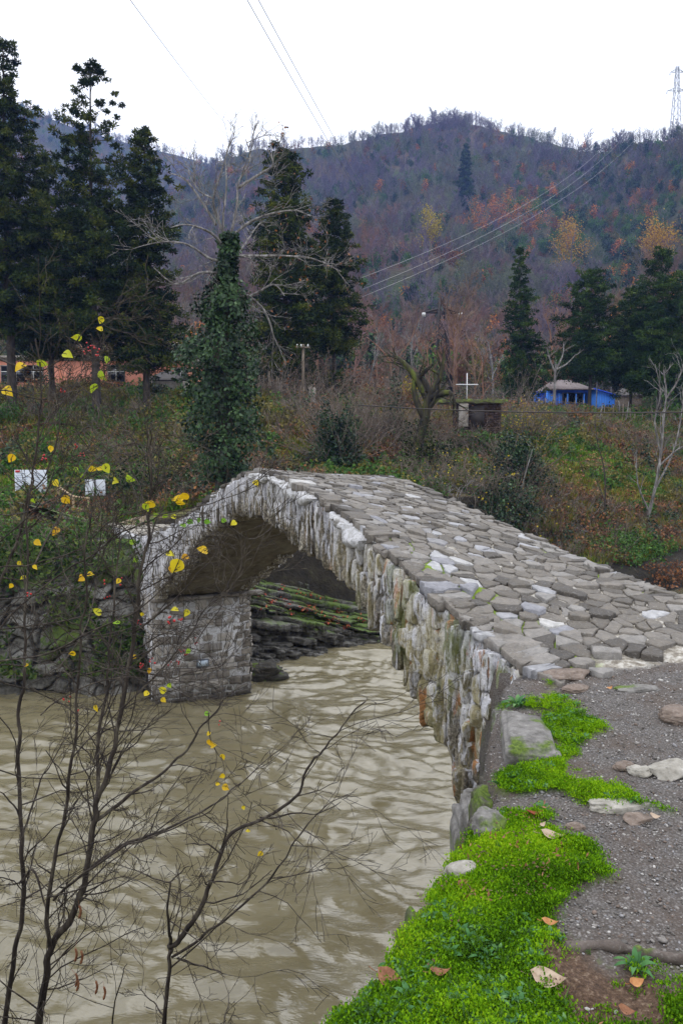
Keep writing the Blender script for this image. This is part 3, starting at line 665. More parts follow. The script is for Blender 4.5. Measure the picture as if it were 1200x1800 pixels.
# ------------------------------------------------------------------ the layered rock under the arch
def mat_strata(name='layered_rock'):
    q = NT(name); v = q.mapv((1.2, 1.2, 7), (0, R(-20), 0)); f = q.noise(1.6, 6, .7, vec=v); g = q.noise(9, 5, .65); mo = q.attr('moss')
    c = q.ramp(f, [(.3, (.010, .009, .008)), (.48, (.05, .046, .04)), (.62, (.16, .155, .145))])
    c = q.mix(q.ramp(q.math('ADD', mo, q.math('MULTIPLY', g, .7)), [(.55, 0), (.75, 1)]), c, q.ramp(g, [(.35, (.025, .05, .005)), (.7, (.10, .16, .015))]))
    return q.bsdf(c, .55, q.bump(q.math('ADD', f, q.math('MULTIPLY', g, .3)), 1, .08), spec=.4)
def outcrop(a, b, label, ztop, dip, winc, mossz, name='rock_outcrop', sd0=0):
    a, b = np.array(a, float), np.array(b, float)
    d = unit(b - a); n = np.array([-d[1], d[0]]); L = np.linalg.norm(b - a); r = np.random.default_rng(15 + sd0)
    t = thing(name, (a[0] + d[0] * 4, a[1] + d[1] * 4, 0), label, 'rock'); base = np.array(t.location); m = MB(); MO = []
    U = np.linspace(-1.5, L, 620); z0 = -.9; k = 0; Wf = -.15
    while z0 < ztop:
        dh = r.uniform(.05, .22); Wf += winc * (r.uniform(.0, .12) if k % 5 else r.uniform(.15, .35)) if z0 < ztop - 1.1 else r.uniform(.2, .8)
        w = Wf + fbm(U * .7, k * 3.1 + sd0, oct=3, seed=160) * .30 + fbm(U * 3.5, k * 1.7, oct=3, seed=161) * .08 + (vn(U * 1.6, k * 5.5, seed=162) > .3) * .14 + (vn(U * 4.3, k * 3.5, seed=167) > .2) * .07 + fbm(U * 11, k * 2.7, oct=2, seed=168) * .035
        zt = z0 + dh - dip * U + fbm(U * .5 + sd0, k * .12, oct=2, seed=163) * .12 - .02 * U * (U > 3); rows = []; moss = []
        for (dw, dz, mo) in ((5, .10, 0), (2.2, .06, 1), (1.2, .05, 1), (.7, .03, 1), (.35, .02, 1), (.12, .01, .9), (.01, -.002, .8), (.0, -.03 * dh, .6), (-.01, -.3 * dh, .45), (.012, -.6 * dh, .3), (.0, -.97 * dh, .1), (.3, -1.05 * dh, 0)):
            ww = w + dw + fbm(U * 9, dw * 3 + k, oct=2, seed=164) * .03; rows.append(np.stack([a[0] + U * d[0] + ww * n[0], a[1] + U * d[1] + ww * n[1], zt + dz + fbm(U * 4, ww * 4, k, oct=3, seed=165) * .03], -1)); moss.append(mo * np.clip((zt + dip * U - mossz) / 1.2, 0, 1) * (.6 + .5 * vn(U * 1.4, dw + k * .4, seed=155)))
        m.grid(np.stack(rows), r.random()); MO.append(np.stack(moss).reshape(-1)); z0 += dh * .96; k += 1
    m.build('rock_layers', mat_strata(), t, base, attrs={'moss': np.concatenate(MO)}); return t
outcrop((-3.4, 20.0), (4.5, 26.0), 'dark tilted layered rock outcrop under the bridge arch with mossy top', 3.7, .28, .8, 1.15)
def rock_bank():
    U, Z = np.meshgrid(np.linspace(0, 12.5, 420), np.linspace(-.6, 3.75, 150), indexing='ij'); x = -17 + U; y0 = shore_y(x) + .15
    cell = 1e9 * np.ones_like(U); r = np.random.default_rng(8); S = np.stack([r.uniform(-.2, 12.7, 230), r.uniform(-.7, 3.9, 230), r.uniform(0, 1, 230)], -1); d1 = cell.copy(); d2 = cell.copy(); ids = np.zeros_like(U)
    Uw = U + fbm(U * 1.5, Z * 1.5, oct=3, seed=170) * .18; Zw = Z + fbm(U * 1.5, Z * 1.5, oct=3, seed=171) * .12
    for a_, b_, c_ in S:
        dd = np.hypot((Uw - a_) * .75, (Zw - b_) * 1.35); n1 = dd < d1; d2 = np.where(n1, d1, np.minimum(d2, dd)); ids = np.where(n1, c_, ids); d1 = np.where(n1, dd, d1)
    crack = 1 - np.clip((d2 - d1) / .09, 0, 1); y = y0 + Z * .26 + .35 * fbm(U * .5, Z * .6, oct=3, seed=172) - (ids - .5) * .28 + crack ** 2 * .14 + fbm(U * 6, Z * 6, oct=4, seed=173) * .05 + 1.2 * sstep(3.2, 3.75, Z)
    moss = np.clip(.25 + .9 * fbm(U * .9, Z * .9, oct=3, seed=174) + .12 * (Z - 1) - .9 * (Z < .5), 0, 1) * (crack < .6)
    m = MB(); m.grid(np.stack([x, y, Z + (ids - .5) * .06], -1), ids); ob = m.build('riverside_rock', mat_bankrock(), attrs={'moss': moss, 'crack': crack}); return tag(ob, 'rough grey and mossy rock face along the water left of the bridge pier', 'rock')
def mat_bankrock():
    q = NT('bank_rock'); g = q.noise(9, 6, .7); f = q.noise(2.2, 5, .65); c = q.mix(q.attr('tint'), q.ramp(g, [(.3, (.03, .028, .024)), (.65, (.13, .125, .11))]), q.ramp(g, [(.3, (.07, .065, .06)), (.65, (.27, .265, .25))]))
    c = q.mix(q.ramp(q.math('ADD', q.math('MULTIPLY', q.attr('moss'), .6), q.math('MULTIPLY', g, 1.3)), [(.92, 0), (1.12, .9)]), c, q.ramp(f, [(.35, (.02, .04, .006)), (.65, (.10, .15, .02))])); c = q.mix(q.math('MULTIPLY', q.attr('crack'), .8), c, (.012, .010, .008))
    return q.bsdf(c, .8, q.bump(g, 1, .05))
rock_bank()

def wall_green(fol, leaves_, rd):
    r = np.random.default_rng(14); n = 15000; U = r.uniform(0, 12.5, n); Z = r.uniform(.5, 3.9, n); g = fbm(U * .8, Z * .8, oct=3, seed=176) + .22 * (Z - 2.2); k = g > -.22 + .3 * r.random(n); U, Z = U[k], Z[k]; n = len(U); x = -17 + U; y = shore_y(x) + .15 + Z * .26 + .35 * fbm(U * .5, Z * .6, oct=3, seed=172) - r.uniform(.1, .42, n)
    m = MB(); N_ = np.array([0, -1, .5]) + rd(r, n) * .9; leaves_(m, np.stack([x, y, Z], -1), N_ / np.linalg.norm(N_, axis=1)[:, None], r.uniform(.08, .2, n), r.uniform(.04, .09, n), r)
    tag(m.build('wall_greenery', fol('wall_plants', [(.25, (.012, .03, .006)), (.5, (.04, .08, .015)), (.75, (.11, .16, .03)), (1, (.20, .22, .05))], .3, 1.5)), 'ferns and ivy spreading over the river wall', 'ivy', kind='stuff')
wall_green(foliage, leaves, rdirs)
# ------------------------------------------------------------------ materials for plants
M_bark = bark('grey_brown_bark', [(.3, (.02, .016, .013)), (.55, (.06, .05, .042)), (.75, (.12, .10, .09))])
M_pale = bark('pale_bark', [(.3, (.05, .045, .04)), (.5, (.16, .15, .145)), (.72, (.42, .41, .40))])
q = NT('woodland_twigs'); n1 = q.noise(1.5, 4, .6); n2 = q.noise(.03, 5, .65); n3 = q.noise(.022, 4, .6, vec=q.mapv((1, 1, 1), (1, 2, .5)))
c = q.ramp(n1, [(.3, (.07, .055, .085)), (.6, (.18, .145, .19)), (.8, (.31, .26, .32))]); c = q.mix(q.ramp(n2, [(.46, 0), (.60, .8)]), c, q.ramp(n1, [(.3, (.07, .10, .04)), (.7, (.22, .27, .12))]))  # purplish bark, with the blue of distant haze put into the colour
sz = q.n('ShaderNodeSeparateXYZ'); q.set(sz.inputs[0], q.pos); n3 = q.math('ADD', n3, q.math('MULTIPLY', q.math('SUBTRACT', 75.0, sz.outputs[2]), .0022)); c = q.mix(q.ramp(n3, [(.50, 0), (.64, .8)]), c, q.ramp(n1, [(.3, (.15, .065, .03)), (.7, (.36, .18, .085))])); M_twig = q.bsdf(c, .8)
M_brtw = bark('bramble_twigs', [(.3, (.06, .045, .035)), (.55, (.17, .135, .11)), (.75, (.38, .33, .29))], scale=4, stretch=1)
M_mossy = bark('mossy_bark', [(.35, (.015, .012, .009)), (.52, (.04, .035, .02)), (.66, (.09, .11, .015))], scale=3)
M_conif = foliage('conifer_needles', [(.25, (.005, .012, .006)), (.45, (.014, .030, .009)), (.6, (.045, .068, .010)), (.8, (.12, .13, .016))], .12, .55, amt=.5, spec=.1)
M_conif2 = foliage('spruce_needles', [(.25, (.005, .014, .005)), (.48, (.016, .042, .010)), (.65, (.05, .092, .016)), (.9, (.11, .15, .025))], .12, .55, amt=.5, spec=.1)
M_ivy = foliage('ivy_leaves', [(.25, (.005, .015, .006)), (.5, (.016, .044, .015)), (.7, (.045, .10, .032)), (.95, (.13, .20, .09))], .12, 1.6, rough=.5, spec=.35)
M_gbush = foliage('green_leaves', [(.2, (.02, .055, .010)), (.5, (.06, .14, .025)), (.8, (.12, .24, .04)), (1, (.20, .32, .05))], .3, 1.5)
M_yel = foliage('yellow_leaves', [(.2, (.20, .15, .01)), (.5, (.42, .32, .02)), (.8, (.60, .48, .04)), (1, (.55, .58, .08))], .35, 2, amt=.8)
M_org = foliage('orange_leaves', [(.2, (.14, .04, .015)), (.5, (.48, .15, .03)), (.8, (.66, .27, .05)), (1, (.70, .38, .05))], .3, 2, amt=.8)
M_rust = foliage('rusty_leaves', [(.2, (.07, .03, .016)), (.5, (.19, .08, .035)), (.8, (.32, .14, .05)), (1, (.42, .22, .08))], .2, 2, amt=.8)
M_grass = foliage('slope_grass', [(.25, (.05, .085, .010)), (.42, (.14, .20, .02)), (.55, (.25, .24, .035)), (.7, (.33, .19, .05)), (.9, (.42, .27, .10))], .3, .35, amt=.45)
M_lime_g = foliage('fresh_grass', [(.2, (.06, .13, .01)), (.6, (.15, .30, .025)), (1, (.30, .42, .05))], .3, .6)
rg = np.random.default_rng(11)
SPR = {}

def proto_bare(seed, h=10.0, dens=1.0, thick=1.0, fine=False):
    r = np.random.default_rng(seed); out = []; 
    grow(r, (0, 0, -.6), (r.normal() * .06, r.normal() * .06, 1), h * .86, h * .016 * thick, 3, out, up=.22, wig=.16, nch=(int(7 * dens), int(9 * dens)), spread=(.35, .85), shrink=(.38, .55), seg=5, start=.28)
    m = MB(); branches(m, out, (5, 3, 3, 3), rmin=.014 if fine else .024); return m.build('bare_tree', M_twig)
def proto_shrub(seed, mat, h=2.0, n=260, leaf=.22, twig=True):
    r = np.random.default_rng(seed); m = MB(); d = rdirs(r, n); d[:, 2] = np.abs(d[:, 2]); lump = 1 + .35 * vn(d[:, 0] * 2.3, d[:, 1] * 2.3, d[:, 2] * 2.3, seed=seed)
    C = d * (np.array([h * .6, h * .6, h * .95]) * (r.random((n, 1)) ** .35)) * lump[:, None]
    leaves(m, C, rdirs(r, n), leaf, leaf * .6, r); return m.build('shrub', mat)
def proto_leafy(seed, mat, h=9.0, n=900, leaf=.5):
    r = np.random.default_rng(seed); m = MB(); out = []
    grow(r, (0, 0, -.6), (0, 0, 1), h * .8, h * .018, 2, out, up=.2, wig=.15, nch=(6, 8), spread=(.4, .9), shrink=(.4, .55), start=.3)
    tips = np.array([P[-1] for P, a, b, l in out] + [P[len(P) // 2] for P, a, b, l in out if l > 0]); C = tips[r.integers(0, len(tips), n)] + r.normal(size=(n, 3)) * h * .06
    leaves(m, C, rdirs(r, n), leaf, leaf * .6, r); return m.build('leafy_tree', mat)

M_olive = foliage('olive_leaves', [(.2, (.06, .06, .012)), (.5, (.14, .13, .03)), (.8, (.24, .20, .05)), (1, (.34, .26, .07))], .25, 2)
# ------------------------------------------------------------------ forest on the mountain
def forest():
    r = np.random.default_rng(21)
    kinds = [proto_bare(1, 10), proto_bare(2, 11), proto_bare(3, 9, .9), proto_bare(4, 12), proto_bare(5, 10, 1.1),
             proto_leafy(6, M_ivy, 8, 700, .55), proto_leafy(7, M_gbush, 7, 500, .5), proto_leafy(8, M_rust, 7, 420, .5), proto_leafy(9, M_rust, 9, 260, .45),
             proto_shrub(10, M_ivy, 3.4, 260, .5), proto_shrub(11, M_rust, 2.4, 200, .4), proto_shrub(12, M_gbush, 2.6, 220, .4)]
    P = []; I = []; S = []
    kinds += [proto_bare(13, 10, .8, fine=True), proto_bare(14, 11, .8, fine=True), proto_bare(15, 9, .7, fine=True), proto_leafy(16, M_org, 8, 320, .5), proto_leafy(17, M_olive, 8, 420, .5)]
    def put(n, a0, a1, rfun, hf, ridge=False):
        px = r.uniform(a0, a1, n); az = np.arctan((px - 600) / 1400); rr = rfun(r, px, n)
        x = rr * np.sin(az); y = rr * np.cos(az); z = hf(x, y); g = fbm(x / 45, y / 45, oct=3, seed=60); g2 = fbm(x / 18 + 9, y / 18, oct=2, seed=66)
        near = np.clip((260 - rr) / 180, 0, 1); right = sstep(850, 1100, px) * (rr < 430)
        u = r.random(n)
        pe = .24 + .28 * (g > .15) + .30 * right + .12 * near; pr = .09 + .22 * (g2 > .2) + .12 * near + .06 * right
        kind = np.where(u < pe * .55, r.choice([5, 6, 6], n), np.where(u < pe, r.choice([9, 12 - 1], n), np.where(u < pe + pr, r.choice([7, 8, 10, 15, 16], n), r.integers(0, 5, n))))
        if ridge: kind = r.integers(12, 15, n)
        P.append(np.stack([x, y, z], -1)); I.append(kind); S.append(r.uniform(.75, 1.3, n) * np.where(kind >= 5, .9, 1) * (.66 if ridge else 1))
    Rpx = lambda px: np.interp(px, _RD[:, 0], _RD[:, 1])
    put(5200, 300, 1330, lambda r, px, n: Rpx(px) * np.sqrt(r.uniform((100 / 500) ** 2, .955, n)), H)
    put(900, 300, 1330, lambda r, px, n: r.uniform(96, 230, n), H)
    put(900, -150, 330, lambda r, px, n: r.uniform(95, 330, n), H)
    put(620, 380, 1300, lambda r, px, n: Rpx(px) * r.uniform(.98, 1.004, n), H, True)
    put(1900, -120, 430, lambda r, px, n: 850 * np.sqrt(r.uniform(.35, .99, n)), Hf)
    put(380, -120, 430, lambda r, px, n: 850 * r.uniform(.985, 1.003, n), Hf, True)
    P = np.concatenate(P); I = np.concatenate(I); S = np.concatenate(S); n = len(P)
    rot = np.stack([r.normal(size=n) * .05, r.normal(size=n) * .05, r.uniform(0, 6.28, n)], -1)
    scatter('mountain_forest', P, rot, S, I, kinds, 'bare purple-brown woodland covering the whole mountainside', 'forest')
forest()

# ------------------------------------------------------------------ conifers
def sprays(m, C, rad, n, size, r, flat=.6, tint=None, droop=0.0, ratio=.32):
    """needle sprays radiating from clump centres"""
    k = len(C); rad = np.broadcast_to(rad, (k,)); D = rdirs(r, k * n); D[:, 2] = D[:, 2] * flat + .12 - droop; D /= np.linalg.norm(D, axis=1)[:, None]
    Q = np.repeat(C, n, 0) + D * (np.repeat(rad, n) * r.uniform(.25, 1, k * n) ** .7)[:, None] * np.array([1, 1, .8])
    tt = np.repeat(r.random(k) if tint is None else tint, n) * .75 + r.random(k * n) * .3
    leaves(m, Q, rdirs(r, k * n), size * r.uniform(.6, 1.3, k * n), size * ratio, r, tt, along=D + rdirs(r, k * n) * .45)
def conifer(base, h, seed, prof, label, group, mat=None, name='conifer', crown0=.12, trunk_r=None, clump=.62, gap=None, per=9, step=.46, nn=64, size=.25, lean=0.0, droop=.1, cat='conifer'):
    r = np.random.default_rng(seed); base = np.array(base, float); t = thing(name, base, label, cat, group)
    tr = trunk_r or h * .013; m = MB(); zz = np.linspace(-.5, h, 16)
    wob = np.stack([vn(zz * .25, 1, seed=seed) * .25 * zz / h + lean * zz, vn(zz * .25, 5, seed=seed) * .25 * zz / h, zz], -1)
    m.tube(wob, np.interp(zz / h, [-.1, 0, .05, 1], [1.5 * tr, 1.35 * tr, tr, .02]), 9)
    ax = lambda z: np.stack([np.interp(z, zz, wob[:, 0]), np.interp(z, zz, wob[:, 1]), z], -1)
    m.V = [v + base for v in m.V]; tm = m
    mb = MB(); mc = MB(); z = crown0 * h; C = []; Rr = []
    while z < h * .985:
        f = z / h; Rm = np.interp(f, prof[0], prof[1]) * h; k = max(3, int(per * (1 - .45 * f))); a0 = r.uniform(0, 6.28)
        for i in range(k):
            if gap and r.random() < np.interp(f, *gap): continue
            a = a0 + i * 6.283 / k + r.normal() * .25; L = Rm * r.uniform(.62, 1.12) * (1 + .22 * vn(a * 1.1, z * .45, seed=seed + 5)); L = max(L, .25)
            el = np.interp(f, [0, .5, 1], [-.12, .12, .75]) + r.normal() * .13; d = np.array([math.cos(a) * math.cos(el), math.sin(a) * math.cos(el), math.sin(el)])
            p0 = ax(np.array([z]))[0]; q = np.linspace(0, 1, 5)[:, None]; P = p0 + d * L * q + np.array([0, 0, -droop * L]) * q ** 2
            mb.tube(P + base, np.linspace(.05, .012, 5) * max(.4, h / 18) * (1 - .6 * f), 4, cap=False)
            nc = max(1, int(L / (clump * .75)))
            for j in range(nc):
                u = 1 - j * .78 * clump / max(L, .3)
                if u < .18: break
                C.append(p0 + d * L * u + np.array([0, 0, -droop * L]) * u ** 2 + r.normal(size=3) * clump * np.array([.3, .3, .18])); Rr.append(clump * r.uniform(.65, 1.2) * (1 - .5 * f))
        z += step * r.uniform(.75, 1.25) * (1 - .25 * f)
    C.append(ax(np.array([h * .99]))[0]); Rr.append(clump * .45)
    C = np.array(C); Rr = np.array(Rr); sprays(mc, C, Rr, nn, size, r, droop=.05); mc.V = [v + base for v in mc.V]
    if mb.V: mb.V += tm.V; mb.F += [f_ + mb.n for f_ in tm.F]; mb.T += tm.T; mb.build('trunk', M_bark, t, base)
    mc.build('crown', mat or M_conif, t, base); return t
PA = ([0, .1, .3, .55, .8, .93, 1], [.06, .12, .15, .14, .10, .05, .01])
PB = ([0, .12, .35, .6, .78, .9, 1], [.05, .15, .19, .17, .13, .07, .01])
PS = ([0, .05, .2, .5, .8, 1], [.07, .13, .145, .11, .06, .006])
def top_h(px, py_top, Y): return at(px, py_top, Y)[2]
def tree_at(px, py_top, Y, **k):
    p = at(px, 700, Y); z0 = float(H(p[0], p[1])); b = (p[0], p[1], z0); return b, top_h(px, py_top, Y) - z0
G1 = 'tall dark conifers on the left bank'
b, h = tree_at(22, 68, 50); conifer(b, h, 31, ([0, .1, .35, .6, .72, .85, .93, 1], [.05, .10, .14, .125, .10, .05, .04, .01]), 'tallest dark conifer at the left edge with narrow twisted top', G1, crown0=.24, gap=([0, .8, .9, 1], [.1, .1, .35, .1]))
b, h = tree_at(92, 275, 54); conifer(b, h, 32, PA, 'shorter dark conifer between the two tallest left ones', G1, crown0=.22)
b, h = tree_at(170, 118, 49); conifer(b, h, 33, ([0, .1, .3, .55, .75, .88, .96, 1], [.06, .13, .165, .155, .12, .095, .055, .02]), 'tall conifer with open tufted top where sky shows through', G1, crown0=.24, gap=([0, .6, .72, .95, 1], [.1, .15, .5, .55, .3]), clump=.6, nn=60)
b, h = tree_at(258, 228, 51); conifer(b, h, 34, ([0, .1, .3, .6, .8, .95, 1], [.08, .15, .165, .13, .09, .04, .01]), 'broad dark conifer just left of the ivy-clad bare tree', G1, crown0=.17)
G2 = 'dark conifers behind the bridge crest'
b, h = tree_at(502, 262, 52); conifer(b, h, 35, ([0, .1, .3, .6, .8, .93, 1], [.08, .14, .155, .145, .11, .075, .02]), 'tall conifer right behind the ivy-clad bare tree', G2, crown0=.08, clump=.7)
b, h = tree_at(588, 350, 55); conifer(b, h, 36, ([0, .2, .4, .7, .9, 1], [.04, .11, .17, .12, .07, .01]), 'slim conifer with bare lower trunk, right of the taller one', G2, crown0=.26, clump=.6)
G3 = 'dark conifers beside the blue house'
b, h = tree_at(914, 437, 68); conifer(b, h, 37, PS, 'narrow pointed spruce left of the blue house', G3, M_conif2, 'spruce', crown0=.09, clump=.5, per=9, step=.4, nn=36, droop=.3)
b, h = tree_at(1035, 473, 66); conifer(b, h, 38, ([0, .2, .35, .6, .85, 1], [.05, .16, .29, .25, .15, .02]), 'round-topped conifer with bare trunk in front of the blue house', G3, M_conif2, crown0=.28, clump=.7)
b, h = tree_at(1108, 505, 69); conifer(b, h, 39, ([0, .2, .35, .6, .85, 1], [.04, .13, .25, .22, .13, .02]), 'smaller conifer right of the blue house, with thin bare trunk', G3, M_conif2, crown0=.3, clump=.62, trunk_r=.14)
b, h = tree_at(1158, 438, 64); conifer(b, h, 40, ([0, .15, .3, .6, .8, .93, 1], [.06, .22, .30, .24, .13, .06, .01]), 'large conifer at the right edge with pointed crown', G3, M_conif2, crown0=.2, clump=.72)
b, h = tree_at(813, 252, 380); conifer(b, h, 41, PS, 'lone dark evergreen high on the bare mountainside', None, M_conif2, 'spruce', crown0=.03, clump=1.4, per=7, step=1.0, nn=60, size=.8)

M_org2 = foliage('golden_leaves', [(.2, (.22, .10, .01)), (.5, (.45, .25, .02)), (.8, (.60, .38, .03)), (1, (.60, .45, .05))], .35, 2, amt=.8)
def autumn(px, py0, py1, Y, w, label, mat, seed, group=None, n=1600):
    r = np.random.default_rng(seed); p = at(px, (py0 + py1) / 2, Y)
    # stands where the line of sight meets the slope
    z0 = float(H(p[0], p[1])); top = at(px, py0, Y)[2]; h = max(top - z0, 4); b = np.array([p[0], p[1], z0])
    t = thing('autumn_tree', b, label, 'autumn tree', group); out = []; grow(r, (0, 0, -.4), (0, 0, 1), h * .8, h * .02, 2, out, up=.2, nch=(6, 8), spread=(.4, 1.0), shrink=(.4, .6), start=.3)
    m = MB(); branches(m, out, (5, 3, 3), rmin=.03); m.V = [v + b for v in m.V]; m.build('trunk', M_twig, t, b)
    tips = np.array([P[-1] for P, a_, b_, l in out] + [P[2] for P, a_, b_, l in out if l > 0]); C = tips[r.integers(0, len(tips), n)] * np.array([w, w, 1]) + r.normal(size=(n, 3)) * h * .06
    m = MB(); leaves(m, C + b, rdirs(r, n), .5, .3, r); m.build('crown', mat, t, b)
autumn(752, 375, 410, 250, .8, 'yellow-leaved tree low on the mountainside below the lone evergreen', M_yel, 51)
autumn(915, 342, 380, 330, 1.5, 'orange-leaved tree crossed by the right-hand power lines, brightest on the mountain', M_org, 52)
autumn(880, 352, 385, 330, 1.2, 'orange-brown tree left of the brightest orange tree', M_org, 56)
autumn(1003, 388, 415, 260, .6, 'orange-yellow tree mid-slope above the round-topped conifer', M_org2, 53, n=2200)
autumn(1165, 383, 410, 230, .8, 'golden tree on the slope near the right edge', M_org2, 54, n=2600)
autumn(815, 350, 380, 300, .9, 'small dull orange tree between the yellow tree and the orange ones', M_org, 55, n=700)

# ------------------------------------------------------------------ ivy-clad bare tree behind the far end of the bridge
def ivy_tree():
    Y = 25.0; r = np.random.default_rng(61); b = at(393, 850, Y); b[2] = float(H(b[0], b[1])); t = thing('ivy_clad_tree', b, 'bare grey tree with its trunk wrapped in dark ivy beyond the bridge', 'tree')
    tp = smooth_path([at(393, 870, Y), at(394, 740, Y), at(388, 640, Y), at(394, 540, Y), at(400, 440, Y), at(402, 415, Y)]); tp[0, 2] = b[2] - .3
    m = MB(); m.tube(tp, np.linspace(.30, .13, len(tp)), 10); m.build('trunk', M_bark, t, b, smooth=True)
    mains = [[(400, 425), (385, 390), (375, 350), (390, 300), (405, 250)], [(380, 395), (352, 350), (325, 315), (300, 305)], [(402, 430), (415, 370), (420, 320), (440, 280), (432, 245)],
             [(403, 420), (440, 390), (480, 375), (520, 370), (545, 380)], [(398, 460), (370, 455), (330, 430), (290, 425), (250, 432)], [(405, 450), (450, 450), (500, 450), (550, 455), (600, 478)],
             [(376, 350), (345, 330), (340, 285)], [(398, 440), (372, 410), (330, 395), (300, 400)], [(420, 330), (450, 310), (480, 290), (470, 262)], [(400, 470), (430, 430), (450, 400), (460, 390)],
             [(395, 520), (440, 520), (480, 500), (500, 520)], [(396, 440), (392, 390), (398, 330), (396, 280)], [(372, 455), (380, 490), (383, 520)], [(405, 500), (460, 540), (480, 590), (478, 620)], [(398, 480), (350, 480), (310, 500), (270, 470)]]
    m = MB(); out = []
    for i, ms in enumerate(mains):
        k = r.normal() * .9; P = smooth_path([at(a, c, Y + k * j / len(ms)) for j, (a, c) in enumerate(ms)], 4); r0 = .05 if i not in (6, 9, 12) else .03
        out.append((P, r0, .014, 1))
        for j in range(2, len(P) - 1):
            for _ in range(1):
                if r.random() < .62:
                    d = unit(P[j + 1] - P[j]); nd = unit(d + rdirs(r, 1)[0] * .8); grow(r, P[j], nd, r.uniform(.6, 1.4), .016, 2, out, up=.05, wig=.35, nch=(3, 4), spread=(.4, .9), shrink=(.45, .7), lev=2)
    branches(m, out, (6, 6, 4, 3, 3), rmin=.006); m.build('branches', M_pale, t, b)
    n = 20000; f = r.random(n) ** 1.15; Cx = np.stack([np.interp(f, np.linspace(0, 1, len(tp)), tp[:, i]) for i in range(3)], -1)
    py = 850 + (415 - 850) * f; wd = np.interp(py, [415, 450, 500, 545, 570, 620, 660, 720, 780, 830, 850], [.08, .20, .20, .32, .58, .88, 1.12, .92, .95, .72, .5])
    a = r.uniform(0, 6.283, n); lump = 1 + .5 * vn(np.cos(a) * 1.4, np.sin(a) * 1.4, Cx[:, 2] * 1.3, seed=5) + .28 * vn(np.cos(a) * 4, np.sin(a) * 4, Cx[:, 2] * 3, seed=6)
    keep_ = fbm(np.cos(a) * 2.2, np.sin(a) * 2.2, Cx[:, 2] * 2.2, oct=3, seed=8) > -.42; rr = wd * lump * (1.10 - .6 * r.random(n) ** 1.6) * np.where(keep_, 1, .55); O = np.stack([np.cos(a), np.sin(a), 0 * a], -1); C = Cx + O * rr[:, None] + r.normal(size=(n, 3)) * .05
    m = MB(); leaves(m, C, O * .8 + rdirs(r, n) * .8 + np.array([0, 0, .4]), r.uniform(.08, .17, n), r.uniform(.07, .11, n), r, np.clip(.15 + .5 * vn(C[:, 0] * 2.2, C[:, 1] * 2.2, C[:, 2] * 2.2, seed=9) + r.random(n) * .6, 0, 1)); m.build('ivy', M_ivy, t, b)
    m = MB(); n = 420; src = [o for o in out if o[3] >= 2]; C = np.array([src[i][0][-1] for i in r.integers(0, len(src), n)]); keep = C[:, 0] > at(480, 400, Y)[0]; C = C[keep] + r.normal(size=(keep.sum(), 3)) * .08
    leaves(m, C, rdirs(r, len(C)), .11, .07, r); m.build('dry_leaves', M_rust, t, b)
ivy_tree()

# ------------------------------------------------------------------ shrubs and thickets on the far bank
def bush(px, py, Y, w, h, label, mat, seed, name='bush', cat='bush', group=None, n=2600, leaf=.13, twigs=40, dz=0.0, depth=.8):
    """py = photo row of its foot"""
    r = np.random.default_rng(seed); Y1 = gy(px, py, Y); w *= Y1 / Y; h *= Y1 / Y; leaf *= (Y1 / Y) ** .5; b = at(px, py, Y1); b[2] = float(H(b[0], b[1])) + dz; t = thing(name, b, label, cat, group)
    d = rdirs(r, n); d[:, 2] = np.abs(d[:, 2]) * 1.1 - .12; lump = 1 + .45 * vn(d[:, 0] * 2.1, d[:, 1] * 2.1, d[:, 2] * 2.1, seed=seed) + .2 * vn(d[:, 0] * 6, d[:, 1] * 6, d[:, 2] * 6, seed=seed + 1)
    C = b + d * np.array([w / 2, w / 2 * depth, h]) * (lump * r.random(n) ** .28)[:, None]
    m = MB(); leaves(m, C, rdirs(r, n) + d * .5 + np.array([0, 0, .3]), leaf * r.uniform(.6, 1.3, n), leaf * .65, r, np.clip(.1 + .4 * vn(C[:, 0] * 1.8, C[:, 1] * 1.8, C[:, 2] * 1.8, seed=3) + .65 * r.random(n), 0, 1)); m.build('foliage', mat, t, b)
    m = MB(); out = []
    for i in range(twigs):
        e = unit(rdirs(r, 1)[0] * np.array([1, 1, .4]) + np.array([0, 0, .75])); grow(r, b + rdirs(r, 1)[0] * .1, e, h * r.uniform(.8, 1.25), .02, 1, out, up=.1, wig=.4, nch=(3, 5), spread=(.3, .8), shrink=(.35, .6))
    branches(m, out, (4, 3, 3), rmin=.007)
    if out: m.build('twigs', M_brtw, t, b)
    return t
def thicket(px, py, Y, w, h, label, seed, group=None, mat=None, n=60, leafm=None, nl=300, cat='thicket', tr=.02, lean=None):
    r = np.random.default_rng(seed); Y1 = gy(px, py, Y); w *= Y1 / Y; h *= Y1 / Y; Y = Y1; c = at(px, py, Y); b = np.array([c[0], c[1], float(H(c[0], c[1]))]); t = thing('thicket', b, label, cat, group); out = []
    for i in range(n):
        x = b[0] + r.uniform(-.5, .5) * w; y = b[1] + r.uniform(-.5, .5) * w * .6; e = unit(rdirs(r, 1)[0] * np.array([1, 1, .3]) + np.array([0, 0, .8]) + (np.array(lean) if lean is not None else 0))
        grow(r, (x, y, float(H(x, y)) - .1), e, h * r.uniform(.55, 1.15), tr, 2, out, up=-.05, wig=.45, nch=(3, 5), spread=(.3, .9), shrink=(.35, .65))
    m = MB(); branches(m, out, (4, 3, 3), rmin=.006); m.build('twigs', mat or M_brtw, t, b)
    if leafm is not None:
        m = MB(); C = np.array([out[i][0][-1] for i in r.integers(0, len(out), nl)]) + r.normal(size=(nl, 3)) * .05; leaves(m, C, rdirs(r, nl), .11, .07, r); m.build('leaves', leafm, t, b)
    return t
GB = 'brown bramble thickets on the far bank'
